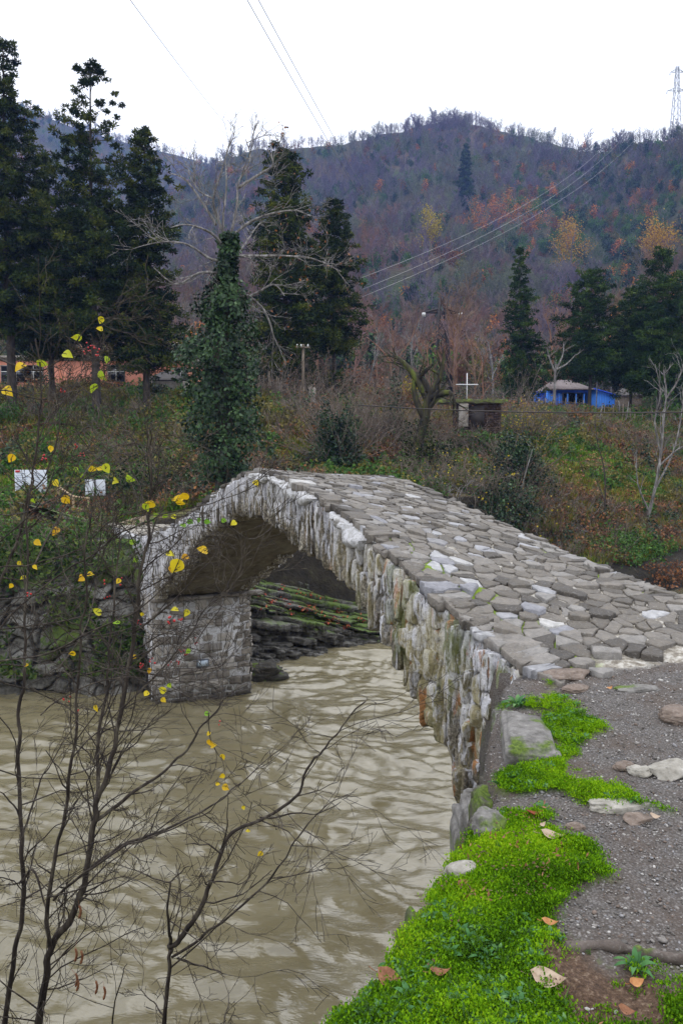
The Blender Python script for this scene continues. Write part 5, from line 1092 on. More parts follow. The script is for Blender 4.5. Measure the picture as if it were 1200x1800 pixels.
def lamp():
    Y = 71; a = at(1047, 716, Y); g = lz(a); z = at(1050, 634, Y)[2]; base = np.array([a[0], Y, g]); t = thing('street_lamp', base, 'slim street lamp with two white globes above the blue house', 'street lamp'); x1 = at(1050, 640, Y)[0]
    m = MB(); m.tube([(a[0], Y, g - .2), (a[0], Y, g + 1), (x1, Y, z - .25)], [.07, .055, .035], 7); m.build('pole', M_lgm, t, base)
    for s in (-1, 1):
        m = MB(); m.tube([(x1, Y, z - .3), (x1 + s * .17, Y, z - .22), (x1 + s * .17, Y, z - .1)], .02, 5); m.build('bracket', M_lgm, t, base)
        m = MB(); th = np.linspace(0, np.pi, 9); m.tube(np.stack([0 * th + x1 + s * .17, 0 * th + Y, z - np.cos(th) * .14], -1), np.maximum(np.sin(th) * .14, .004), 10); m.build('globe', M_white, t, base, smooth=True)
lamp()
def fence(P, label, gap, h, mat, rails=(.35, .8), seed=1, group=None):
    r = np.random.default_rng(seed); P = np.array(P, float); L = np.linalg.norm(P[1] - P[0]); n = int(L / gap); mid = (P[0] + P[1]) / 2; base = np.array([mid[0], mid[1], lz(mid)]); t = thing('stake_fence', base, label, 'fence', group); tops = []
    for i in range(n + 1):
        p = P[0] + (P[1] - P[0]) * i / n + r.normal(size=2) * .06; g = lz(p); e = np.array([r.normal() * .06, r.normal() * .06, h * r.uniform(.75, 1.15)]); m = MB(); m.tube([(p[0], p[1], g - .2), (p[0] + e[0], p[1] + e[1], g + e[2])], [.045, .035], 5); m.build('post', mat, t, base); tops.append((p, g, e))
    for f in rails:
        m = MB(); m.tube([np.array([p[0], p[1], g]) + e * f + np.array([0, -.05, 0]) for p, g, e in tops], .012, 4); m.build('rail', mat, t, base)
w2 = lambda px, Y: at(px, 730, Y)[:2]
fence([w2(885, 59.5), w2(1110, 61.5)], 'rough wooden stake fence along the terrace edge before the blue house', .8, 1.15, M_wood, seed=2)
fence([w2(1110, 61.5), w2(1260, 64)], 'stake fence under the large conifer at the right edge', .9, 1.0, M_wood, seed=3)
fence([w2(455, 50), w2(545, 49)], 'weathered vertical stake fence at the foot of the tall middle conifer', .32, 1.5, M_wood, seed=4)
fence([w2(225, 58), w2(335, 57)], 'thin stake fence below the pink building', .9, 1.0, M_wood, seed=5)
for i, (pa, pb, Y, lab) in enumerate([((1050, 746), (1058, 712), 57, 'pale leaning stick left of the two on the terrace edge'), ((1098, 744), (1104, 706), 58, 'pale upright stick on the terrace edge, right of the leaning one'), ((1088, 724), (1086, 704), 59, 'short grey stake between the two pale sticks')]):
    a, b = at(*pa, Y), at(*pb, Y); m = MB(); m.tube([a, (a + b) / 2 + [.03, 0, 0], b], [.05, .045, .03], 6); tag(m.build('stick', M_pale), lab, 'stick')
for i, (px, py, Y, s, lab) in enumerate([(545, 690, 49, 1.3, 'left of two grey concrete posts beside the utility pole'), (552, 690, 48.8, 1.25, 'right of two grey concrete posts beside the utility pole')]):
    p = at(px, py, Y); g = lz(p); m = MB(); m.box((p[0], p[1], g + s / 2), (.2, .2, s + .3)); m.box((p[0], p[1], g + s + .18), (.14, .14, .06)); tag(m.build('concrete_post', M_conc), lab, 'post', 'grey concrete posts')

# ------------------------------------------------------------------ pylons and wires
def lattice(base, h, w0, w1, arms, label, mat, r, seg=9, name='electricity_pylon', flip=0):
    base = np.array(base, float); t = thing(name, base, label, 'pylon'); m = MB(); lv = np.linspace(0, 1, seg + 1) ** .9; cr, sr = math.cos(flip), math.sin(flip)
    c = lambda i, f: base + np.array([(cr * a - sr * b_), (sr * a + cr * b_), 0]) * (w0 + (w1 - w0) * f) / 2 + np.array([0, 0, h * f]) if [a := (-1, 1, 1, -1)[i], b_ := (-1, -1, 1, 1)[i]] else None
    for i in range(4):
        m.tube([c(i, 0), c(i, 1)], r * 1.4, 4)
        for j in range(seg): m.tube([c(i, lv[j]), c((i + 1) % 4, lv[j + 1])], r * .7, 3, cap=False); m.tube([c((i + 1) % 4, lv[j]), c(i, lv[j + 1])], r * .7, 3, cap=False)
    m.build('tower', mat, t, base)
    for f, hw in arms:
        z = h * f; m = MB(); dx = np.array([cr, sr, 0]); o = base + [0, 0, z]
        for s in (-1, 1):
            tip = o + dx * s * hw
            for k in (-.5, .5): m.tube([o + dx * s * w1 * .4 + np.array([0, k * w1, .0]), tip], r, 3, cap=False); m.tube([o + dx * s * w1 * .4 + np.array([0, k * w1, h * .035]), tip], r, 3, cap=False)
            for u in (.3, .6): m.tube([o + dx * s * hw * u, o + dx * s * hw * u + np.array([0, 0, h * .035 * (1 - u)])], r * .7, 3, cap=False)
        m.build('crossarm', mat, t, base)
        for s in (-1, 1):
            tip = o + dx * s * hw; m = MB(); m.tube([tip, tip - [0, 0, h * .035]], r * 2.2, 6); m.build('insulator', M_white, t, base)
    return t
p = at(775, 700, 100); g = lz(p); zt = at(775, 522, 100)[2]; lattice((p[0], 100, g), zt - g, 2.6, .5, [(.86, 2.25)], 'dark lattice power pylon with one crossarm at the mountain foot', M_rustm, .11)
az, R_ = math.atan(590 / 1400), 388; p = at(1188, 170, 365)[:2]; g = float(H(*p)) - 1; zt = at(1190, 116, p[1])[2]; lattice((p[0], p[1], g), zt - g, 4.6, 1.0, [(.72, 4.3), (.93, 3.2)], 'tall pale lattice pylon on the ridge at the right edge', M_lgm, .11, 11)
def wire(name, a, b, sag, r, label, cat='power line', group='power lines', n=24, mat=None):
    a, b = np.array(a), np.array(b); t = np.linspace(0, 1, n)[:, None]; P = a + (b - a) * t; P[:, 2] -= (4 * sag * t * (1 - t))[:, 0]; m = MB(); m.tube(P, r, 5); return tag(m.build(name, mat or M_wire), label, cat, group)
M_wire = plain('aluminium_wire', (.16, .17, .18), .5, .1)
wire('power_line', at(222, -10, 45), at(420, 245, 130), .3, .022, 'leftmost single wire crossing the sky down to the ivy-clad tree')
wire('power_line', at(429, -10, 50), at(716, 462, 190), 1.2, .026, 'left wire of the pair running down in front of the mountain')
wire('power_line', at(449, -10, 50), at(712, 440, 190), 1.2, .026, 'right wire of the pair running down in front of the mountain')
M_wire2 = plain('bright_wire', (.34, .33, .33), .4, .1)
for (x0, y0, x1, y1, lab) in [(636, 488, 1085, 232, 'uppermost of the three wires slanting up to the right ridge'), (638, 508, 1100, 236, 'middle of the three wires slanting up to the right ridge'), (626, 526, 1120, 240, 'lowest of the three wires slanting up to the right ridge')]:
    wire('power_line', at(x0, y0, 120), at(x1, y1, 380), 5.5, .03, lab, mat=M_wire2, n=40)
wire('black_cable', at(630, 712, 30), at(1260, 724, 21), .12, .020, 'thick black cable strung low across the far bank at right', 'cable', None, mat=M_rustm)

# ------------------------------------------------------------------ stones, leaves and roots on the near bank
import bmesh
def ico(sub):
    bm = bmesh.new(); bmesh.ops.create_icosphere(bm, subdivisions=sub, radius=1); V = np.array([v.co[:] for v in bm.verts]); F = np.array([[v.index for v in f.verts] for f in bm.faces]); bm.free(); return V, F
IC5, IC2, IC1 = ico(5), ico(2), ico(1)
def mat_rock(name, lo, hi, moss=0.0, lich=.3):
    q = NT(name); f = q.noise(13, 6, .65); g = q.noise(70, 3, .6); b = q.noise(4, 4, .6); c = q.ramp(f, [(.3, lo), (.7, hi)]); c = q.mix(q.ramp(g, [(.55, 0), (.75, lich)]), c, (.45, .45, .42))
    if moss: c = q.mix(q.ramp(b, [(.62 - moss * .3, 0), (.70 - moss * .3, .95)]), c, q.ramp(g, [(.3, (.03, .06, .006)), (.7, (.13, .19, .02))]))
    return q.bsdf(c, .8, q.bump(q.math('ADD', f, q.math('MULTIPLY', g, .3)), .8, .01))
RK = [mat_rock('pale_stone', (.17, .155, .13), (.42, .40, .36)), mat_rock('brown_stone', (.09, .065, .05), (.24, .19, .16)), mat_rock('grey_mossy_stone', (.07, .065, .06), (.24, .23, .22), .30), mat_rock('dark_mossy_rock', (.025, .022, .018), (.12, .11, .09), .45, .15)]
def stone(px, py, w, d, h, rz, mat, label, seed, z=None, name='stone', cat='stone', sink=.35, ang=.0, Y=None, pw=.75):
    p = onz(px, py, 4.52) if Y is None else at(px, py, Y); zz = float(gz(p[0], p[1])) if z is None else z; V, F = IC5; V = V.copy()
    P = np.sign(V) * np.abs(V) ** (pw if ang else 1); P = P * (1 + (.22 if pw > .5 else .10) * fbm(V[:, 0] * 1.3 + seed, V[:, 1] * 1.3, V[:, 2] * 1.3, oct=4, seed=seed) [:, None]); P = P + V * (fbm(V[:, 0] * 7, V[:, 1] * 7, V[:, 2] * 7, oct=3, seed=seed + 1) * .022)[:, None]
    if ang:                                                     # flat broken facets
        r = np.random.default_rng(seed)
        for k in range(9 if h < .4 else 3): nn_ = rdirs(r, 1)[0]; lim = r.uniform(.62, .9); q = P @ nn_; P = P - np.outer(np.maximum(q - lim, 0) * .92, nn_)
    P = P * np.array([w / 2, d / 2, h / 2]); cr, sr = math.cos(rz), math.sin(rz); P = P @ np.array([[cr, sr, 0], [-sr, cr, 0], [0, 0, 1]]); m = MB(); m.add(P, F); o = m.build(name, mat, smooth=True); o.location = (p[0], p[1], zz + h * (.5 - sink)); return tag(o, label, cat)
stone(928, 1298, .31, .74, .58, -.17, RK[2], 'large squared grey block with moss at the cliff edge below the bridge', 1, z=4.52, sink=.88, ang=1, pw=.28, name='stone_block', cat='block')
stone(1186, 1362, .26, .18, .10, .3, RK[0], 'angular pale stone with moss at the right edge of the gravel', 2, ang=1); stone(1088, 1420, .30, .14, .06, .1, RK[0], 'flat pale stone between two moss tufts on the gravel', 3, ang=1)
stone(1116, 1446, .15, .09, .04, .2, RK[1], 'small flat reddish-brown stone below the flat pale one', 4, ang=1); stone(1095, 1352, .13, .10, .05, .5, RK[1], 'left of two touching stones in the middle of the gravel', 5); stone(1122, 1362, .12, .10, .06, .1, RK[0], 'right of two touching stones in the middle of the gravel', 6)
stone(1190, 1268, .24, .20, .12, .1, RK[1], 'rounded brown stone on the right edge above the angular pale one', 7); stone(990, 1196, .34, .26, .10, .5, RK[1], 'flat angular brown slab lying just before the paving', 8, ang=1, sink=.5)
stone(858, 1448, .15, .18, .16, .2, RK[2], 'grey mossy boulder on the cliff edge at the top of the moss', 9); stone(812, 1524, .14, .12, .10, .4, RK[0], 'small grey stone sunk in the moss near the cliff edge', 10)
stone(748, 1590, .20, .50, .75, .3, RK[3], 'dark mossy rock bulging from the cliff edge', 11, z=4.16, sink=.55); stone(625, 1765, .34, .30, .40, .1, RK[3], 'dark rough rock at the bottom of the cliff edge', 12, z=4.30, sink=.6); stone(838, 1400, .22, .4, .9, .1, RK[3], 'dark mossy rock under the squared block', 13, z=3.9, sink=.5)
for i_, (x_, y_, z_, w_, d_, h_) in enumerate([(1.22, 5.45, 4.12, .30, .4, .5), (1.05, 4.95, 3.85, .30, .5, .5), (.86, 4.3, 3.95, .32, .5, .55), (.80, 4.05, 4.22, .22, .34, .34), (.98, 5.2, 3.5, .40, .7, .6)]):
    V_, F_ = IC5; P_ = np.sign(V_) * np.abs(V_) ** .45; P_ = P_ * (1 + .16 * fbm(V_[:, 0] * 2 + i_, V_[:, 1] * 2, V_[:, 2] * 2, oct=5, seed=60 + i_))[:, None] * np.array([w_, d_, h_]) / 2; m = MB(); m.add(P_, F_); o = m.build('stone', RK[2] if i_ % 2 == 0 else RK[3], smooth=True); o.location = (x_, y_, z_)
    tag(o, ['rough stone in the cliff face between the squared block and the bridge', 'mossy stone under the left end of the squared block', 'mossy stone in the cliff face below the squared block', 'small stone wedged between the squared block and the mossy boulder', 'lowest dark stone of the cliff beside the foot of the arch'][i_], 'stone')
stone(1190, 1788, .16, .08, .04, .1, RK[0], 'pale flat stone in the grass at the bottom right corner', 14, ang=1); stone(905, 1362, .06, .05, .04, .1, RK[0], 'small pebble below the squared block', 15); stone(1010, 1455, .09, .06, .04, .1, RK[1], 'small stone on the gravel beside the moss edge', 16)
stone(1010, 1220, .2, .14, .05, .3, RK[1], 'low brown stone in a patch of soil before the slab', 17); stone(1120, 1222, .34, .14, .05, .1, RK[2], 'flat mossy earth lump on the gravel near the right edge', 18, sink=.5)
stone(752, 838, .35, .3, .34, 0, RK[0], 'pale rounded rock beside the deck on the far side', 19, Y=24, z=float(H(*at(752, 838, 24)[:2])) + .0, sink=.1)

for i_, (px_, py_, w_, h_, lb_) in enumerate([(300, 1222, 1.1, .5, 'low dark wet boulder at the waterline, left of the three by the pier'), (372, 1214, 1.3, .6, 'low dark wet boulder at the waterline, middle of the three by the pier'), (442, 1196, 1.5, .8, 'dark wet boulder at the right corner of the pier foot')]):
    p = onz(px_, py_, 0.0); V_, F_ = IC5; P_ = np.sign(V_) * np.abs(V_) ** .7; P_ = P_ * (1 + .3 * fbm(V_[:, 0] * 1.7 + i_ * 3, V_[:, 1] * 1.7, V_[:, 2] * 3, oct=5, seed=80 + i_))[:, None] * np.array([w_, .8, h_]) / 2; m = MB(); m.add(P_, F_); o = m.build('boulder', mat_rock('wet_rock', (.012, .011, .009), (.07, .065, .055), .1, .1)); o.location = (p[0], p[1] + .1, .05); tag(o, lb_, 'boulder')
def root():
    pts = [(930, 1673), (960, 1668), (1000, 1670), (1040, 1664), (1085, 1670), (1120, 1676), (1160, 1680), (1215, 1690)]; P = []
    for i, (a, b) in enumerate(pts): p = onz(a, b, 4.53); P.append((p[0], p[1], float(gz(p[0], p[1])) + .008 + .006 * math.sin(i * 2)))
    P = smooth_path(P, 8); m = MB(); rr = .022 * (1 + .3 * vn(np.arange(len(P)) * .35, 0, seed=3)); rr[:3] *= .5; m.tube(P, rr, 12); tag(m.build('exposed_root', mat_rock('grey_bark_root', (.045, .035, .03), (.17, .14, .125), .15, .25), smooth=True), 'bare grey-brown tree root crossing the grass at the bottom right', 'root')
root()
def leafmesh(m, c, L, W, ex, ey, nz, curl, r, tint, heart=False):
    """one modelled leaf: outline rows either side of a folded midrib"""
    u = np.linspace(0, 1, 7); w = (np.sin(np.pi * u ** .75) ** .8) * W / 2
    if heart: w = np.array([.20, .46, .52, .46, .34, .17, 0]) * W
    sp = (u - .5) * L; cz = curl * L * ((u - .5) ** 2 * 3 - .3) ; V = []
    for k in (-1, 0, 1): V.append(c + np.outer(sp, ex) + np.outer(w * k, ey) + np.outer(cz + (abs(k) * w * .35) + k * .04 * L * np.sin(u * 5), nz))
    V = np.stack(V, 1).reshape(-1, 3); F = [(i * 3 + k, i * 3 + k + 1, i * 3 + k + 4, i * 3 + k + 3) for i in range(6) for k in (0, 1)]; m.add(V, F, tint)
def mat_deadleaf(name, lo, hi):
    q = NT(name); f = q.noise(40, 4, .6); return q.bsdf(q.ramp(f, [(.3, lo), (.7, hi)]), .6, q.bump(f, .5, .004), transl=.15)
DL = dict(brown=mat_deadleaf('brown_leaf', (.15, .055, .025), (.36, .17, .09)), red=mat_deadleaf('red_leaf', (.16, .03, .012), (.32, .07, .025)), pale=mat_deadleaf('pale_leaf', (.32, .22, .15), (.55, .44, .34)), orange=mat_deadleaf('orange_leaf', (.34, .13, .04), (.55, .28, .11)))
for i, (px, py, s, kd, lab) in enumerate([(690, 1728, .115, 'brown', 'large crinkled brown leaf on the moss near the cliff edge'), (940, 1433, .085, 'red', 'dark red leaf curled at the top of the moss'), (972, 1475, .11, 'pale', 'pale beige leaf below the dark red one'), (965, 1740, .115, 'pale', 'pale curled leaf in the grass below the root'),
        (967, 1636, .06, 'orange', 'small orange leaf on the soil above the root'), (1070, 1225, .05, 'orange', 'yellow-orange leaf on the gravel near the bridge'), (816, 1548, .07, 'brown', 'brown leaf half hidden in the moss near the edge stone'), (869, 1605, .04, 'orange', 'tiny orange leaf in the middle of the moss'), (773, 1726, .07, 'brown', 'dull brown leaf right of the large crinkled one'),
        (1118, 1740, .05, 'orange', 'small tan leaf in the grass under the root'), (1100, 1790, .05, 'brown', 'brown leaf at the bottom right'), (1150, 1448, .05, 'pale', 'pale leaf scrap on the gravel right of the reddish stone'), (953, 1455, .035, 'pale', 'tiny pale leaf scrap above the beige leaf')]):
    r = np.random.default_rng(900 + i); p = onz(px, py, 4.53); p[2] = float(gz(p[0], p[1])) + .035; a = r.uniform(-.6, .6); ex = unit([math.cos(a), math.sin(a), r.normal() * .12]); nz = unit([r.normal() * .2, r.normal() * .2 - .15, 1]); ey = unit(np.cross(nz, ex)); m = MB(); leafmesh(m, np.zeros(3), s, s * .62, ex, ey, nz, .35, r, .5)
    st = -ex * s * .5; m.tube([st, st - ex * s * .15, st - ex * s * .28 + [0, 0, .004]], .0012, 4); o = m.build('fallen_leaf', DL[kd]); o.location = tuple(p); tag(o, lab, 'leaf', 'fallen leaves on the near bank')

# moss, grass and gravel on the near bank
M_moss = foliage('moss', [(.28, (.03, .08, .004)), (.42, (.08, .20, .006)), (.55, (.20, .40, .008)), (.75, (.36, .52, .015))], .35, 2.6, amt=.25, rough=.9, spec=.1)
M_ngr = foliage('near_grass', [(.2, (.02, .05, .010)), (.5, (.045, .12, .018)), (.8, (.12, .22, .03)), (1, (.30, .28, .10))], .3, 7, amt=.5)
M_weed = foliage('broad_weeds', [(.2, (.03, .10, .03)), (.6, (.07, .20, .06)), (1, (.20, .34, .12))], .25, 7, amt=.6)
def weed_plant(px, py, L, n, label, seed):
    q_ = np.random.default_rng(seed); p = onz(px, py, 4.53); p[2] = float(gz(p[0], p[1])) + .01; m = MB()
    for i in range(n):
        a = i * 2.4; el = q_.uniform(.15, .8); ex = unit([math.cos(a) * math.cos(el), math.sin(a) * math.cos(el), math.sin(el)]); ey = unit(np.cross([0, 0, 1], ex)); nz = np.cross(ex, ey); l_ = L * q_.uniform(.6, 1.15); leafmesh(m, ex * l_ * .6, l_, l_ * .3, ex, ey, nz, -.35, q_, q_.random())
    o = m.build('weed_plant', M_weed); o.location = tuple(p); tag(o, label, 'plant')
weed_plant(908, 1240, .10, 18, 'leafy green weed at the end of the bridge side wall', 1); weed_plant(1115, 1706, .07, 12, 'pale green rosette in the grass under the root', 2); weed_plant(852, 1690, .06, 12, 'grey-green rosette in the moss above the large pale leaf', 3); weed_plant(905, 1770, .05, 10, 'small rosette near the bottom edge of the moss', 4)
M_soilbit = plain('soil_crumbs', (.10, .06, .04), .9, .5, 40)
def near_cover():
    r = np.random.default_rng(99)
    def moss_p(seed, n=60):
        q = np.random.default_rng(seed); m = MB(); C = np.stack([q.normal(size=n) * .016, q.normal(size=n) * .016, np.abs(q.normal(size=n)) * .006], -1)
        for c in C:
            h = q.uniform(.003, .008); a = q.uniform(0, 6.28); d = np.array([math.cos(a), math.sin(a), 0]); s = np.array([-d[1], d[0], 0]) * .0022; tip = c + d * h * .7 + [0, 0, h]
            m.add([c - s, c + s, tip + s * .9, tip - s * .9], [(0, 1, 2, 3)], q.random())
        return m.build('moss_cushion', M_moss)
    def weed_p(seed, L=.03, n=7):
        q = np.random.default_rng(seed); m = MB()
        for i in range(n): a = i * 6.283 / n + q.normal() * .2; ex = unit([math.cos(a), math.sin(a), q.uniform(.1, .5)]); ey = unit(np.cross([0, 0, 1], ex)); nz = np.cross(ex, ey); l_ = L * q.uniform(.6, 1.1); leafmesh(m, ex * l_ * .55 + [0, 0, .006], l_, l_ * .42, ex, ey, nz, -.2, q, q.random())
        return m.build('weed', M_weed)
    def tuft_p(seed, n=12, h=.024, w=.0022):
        q = np.random.default_rng(seed); m = MB()
        for i in range(n):
            a = q.uniform(0, 6.28); b = np.array([q.normal(), q.normal(), 0]) * .008; L = h * q.uniform(.4, 1.2); d = np.array([math.cos(a), math.sin(a), 0]); s = np.array([-d[1], d[0], 0]) * w / 2; p1 = b + d * L * .3 + [0, 0, L * .6]; p2 = b + d * L * .8 + [0, 0, L * .75]
            m.add([b - s, b + s, p1 + s, p1 - s, p2], [(0, 1, 2, 3)], q.random()); m.F.append(np.array([(m.n - 2, m.n - 3, m.n - 1)]))
        return m.build('grass_tuft', M_ngr)
    def sample(n, x0=-.3, x1=3.3, y0=1.9, y1=6.8): return r.uniform(x0, x1, n), r.uniform(y0, y1, n)
    x, y = sample(190000); mo, so, sa = masks(x, y); sd = -seg_sd(x, y, EDGE); big = fbm(x * 2.3, y * 2.3, oct=3, seed=300); u = r.random(len(x)); keep = (mo > .15 + .85 * r.random(len(x)) ** 1.5) & (sd < .10) & (u > np.minimum(so * 1.25, .985)) & (u < np.clip(2.6 / y, 0, 1)); x, y, big, so = x[keep], y[keep], big[keep], so[keep]; n = len(x)
    z = gz(x, y) + .012 + .022 * (fbm(x * 9, y * 9, oct=3, seed=140) + .3) * 1.0; v = r.random(n); bright = (big - sstep(.5, 1.1, x) * .5 + .22) > 0
    k = np.where(bright, np.where(v < .955, r.integers(0, 3, n), np.where(v < .975, r.integers(9, 11, n), r.integers(3, 6, n))), np.where(v < .70, r.integers(0, 3, n), np.where(v < .93, r.integers(3, 6, n), r.integers(6, 9, n))))
    rot = np.stack([r.normal(size=n) * .25, r.normal(size=n) * .25, r.uniform(0, 6.28, n)], -1); s = r.uniform(.7, 1.3, n) * np.where((k >= 3) & (k < 6), r.uniform(.5, 1.1, n), 1)
    scatter('moss_and_grass', np.stack([x, y, z], -1), rot, s, k, [moss_p(1), moss_p(2), moss_p(3), tuft_p(4), tuft_p(5, 18), tuft_p(6, 8, .038), weed_p(7), weed_p(8, .04, 6), weed_p(9, .024, 9), proto_litter(10, DL['brown'], 3, .022, .02), proto_litter(11, M_soilbit, 8, .012, .03)], 'bright green moss, short grass and small weeds on the near bank', 'moss')
    peb = []
    for i, c in enumerate([(.10, .092, .085), (.20, .185, .175), (.36, .345, .33), (.15, .115, .095), (.23, .225, .235)]):
        V, F = IC2 if i < 3 else IC1; q = np.random.default_rng(i); P = V * (1 + .28 * fbm(V[:, 0] * 1.2 + i * 5, V[:, 1] * 1.2, V[:, 2] * 1.2, oct=2, seed=i))[:, None] * np.array([1, .75, .5]); m = MB(); m.add(P * .5, F); peb.append(m.build('pebble', plain('pebble_stone', c, .75, .35, 60)))
    x, y = sample(60000); mo, so, sa = masks(x, y); sd = -seg_sd(x, y, EDGE); u = r.random(len(x)); sk = (x * DS[0] + y * DS[1]) - A0 @ DS
    keep = ((mo < .3) | ((so > .45) & (u < .35))) & (sd < .05) & (sk < .05) & (u > sa * .6) & (u < np.clip(3.6 / y, 0, 1) * (1 - .0 * mo)); x, y = x[keep], y[keep]; n = len(x); s = .0045 + .011 * r.random(n) ** 3.5 + .02 * (r.random(n) > .993) * r.random(n)
    z = gz(x, y) + s * .12; rot = np.stack([r.normal(size=n) * .3, r.normal(size=n) * .3, r.uniform(0, 6.28, n)], -1); scatter('gravel', np.stack([x, y, z], -1), rot, s * 1.25, r.choice(5, n, p=[.27, .27, .1, .2, .16]), peb, 'fine grey gravel strewn over the path', 'gravel')
near_cover()
# ------------------------------------------------------------------ the bare saplings in front of the river
M_sap = bark('dark_sapling_bark', [(.3, (.014, .011, .009)), (.5, (.038, .029, .024)), (.72, (.12, .105, .08))], 30, .2, .5, .003)
M_sapg = bark('greenish_shoot', [(.3, (.07, .065, .045)), (.6, (.17, .15, .10)), (.8, (.28, .27, .18))], 30, .2, .3, .002)
M_bleaf = None
q = NT('bright_autumn_leaf'); f = q.noise(30, 3, .6); tt = q.attr('tint'); c = q.ramp(tt, [(0, (.62, .26, .02)), (.35, (.75, .50, .015)), (.6, (.68, .60, .03)), (.8, (.36, .50, .03)), (1, (.14, .36, .03))]); c = q.mix(q.ramp(f, [(.6, 0), (.75, .5)]), c, (.35, .16, .02)); M_bleaf = q.bsdf(c, .5, transl=.4)
M_berry = plain('red_berry', (.42, .018, .02), .25, .2, spec=.5)
LEAVES = [(36, 646, 24, .35), (76, 638, 22, .75), (120, 625, 22, .7), (134, 592, 20, .72), (178, 563, 15, .6), (175, 578, 13, .5), (187, 633, 15, .8), (181, 660, 22, .8), (163, 683, 22, .78), (15, 689, 24, .4), (20, 806, 18, .3), (89, 790, 14, .35), (134, 827, 14, .85), (146, 838, 15, .85), (163, 824, 16, .4), (175, 824, 15, .45), (188, 824, 20, .7),
 (204, 846, 18, .65), (230, 841, 20, .8), (99, 850, 16, .5), (117, 879, 20, .3), (262, 885, 24, .4), (312, 878, 22, .35), (322, 872, 22, .3), (318, 882, 20, .35), (258, 892, 18, .75), (275, 904, 14, .85), (289, 907, 13, .85), (306, 909, 12, .65), (321, 924, 13, .95), (335, 917, 14, 1), (350, 915, 12, .98), (99, 935, 20, .2), (67, 955, 16, .3), (355, 967, 24, .35), (310, 995, 34, .5), (300, 1000, 16, .2), (327, 980, 16, .15), (300, 975, 18, .6),
 (307, 1072, 16, .6), (327, 1078, 16, .6), (450, 850, 14, .5), (410, 920, 14, .6), (394, 915, 11, .95), (365, 917, 13, .98), (142, 1017, 18, .25), (170, 1075, 20, .65), (127, 1148, 14, .35), (170, 1245, 14, .4), (285, 1212, 18, .6), (298, 1205, 12, .8), (288, 1231, 12, .4), (257, 1220, 14, .5), (367, 1290, 10, .4), (371, 1306, 18, .25), (376, 1311, 14, .4), (392, 1331, 13, .4), (390, 1364, 12, .4), (397, 1385, 16, .3), (383, 1378, 9, .4), (435, 1461, 10, .5), (457, 1501, 13, .4), (365, 1255, 12, .95), (428, 1420, 9, .5),
 (233, 953, 14, .9), (40, 1015, 13, .6), (20, 1030, 11, .35), (62, 998, 12, .4), (36, 990, 11, .5), (205, 1095, 14, .9), (60, 880, 12, .8), (238, 985, 12, .9), (160, 1010, 14, .4), (46, 1170, 10, .35), (250, 1080, 10, .5), (330, 1145, 12, .9), (262, 1180, 13, .2), (236, 1155, 10, .3), (208, 1022, 12, .4)]
BERRIES = [(77, 804, 5), (136, 784, 4), (146, 800, 5), (111, 687, 6), (160, 612, 9), (168, 622, 7), (150, 618, 4), (325, 1146, 7), (300, 1092, 5), (245, 1095, 4), (307, 1166, 5), (250, 1172, 6), (117, 1228, 4), (318, 1090, 4), (180, 1028, 4), (190, 1050, 3), (270, 1160, 4), (57, 1045, 3), (210, 1020, 3), (385, 1270, 2), (345, 1128, 3), (140, 1250, 3)]
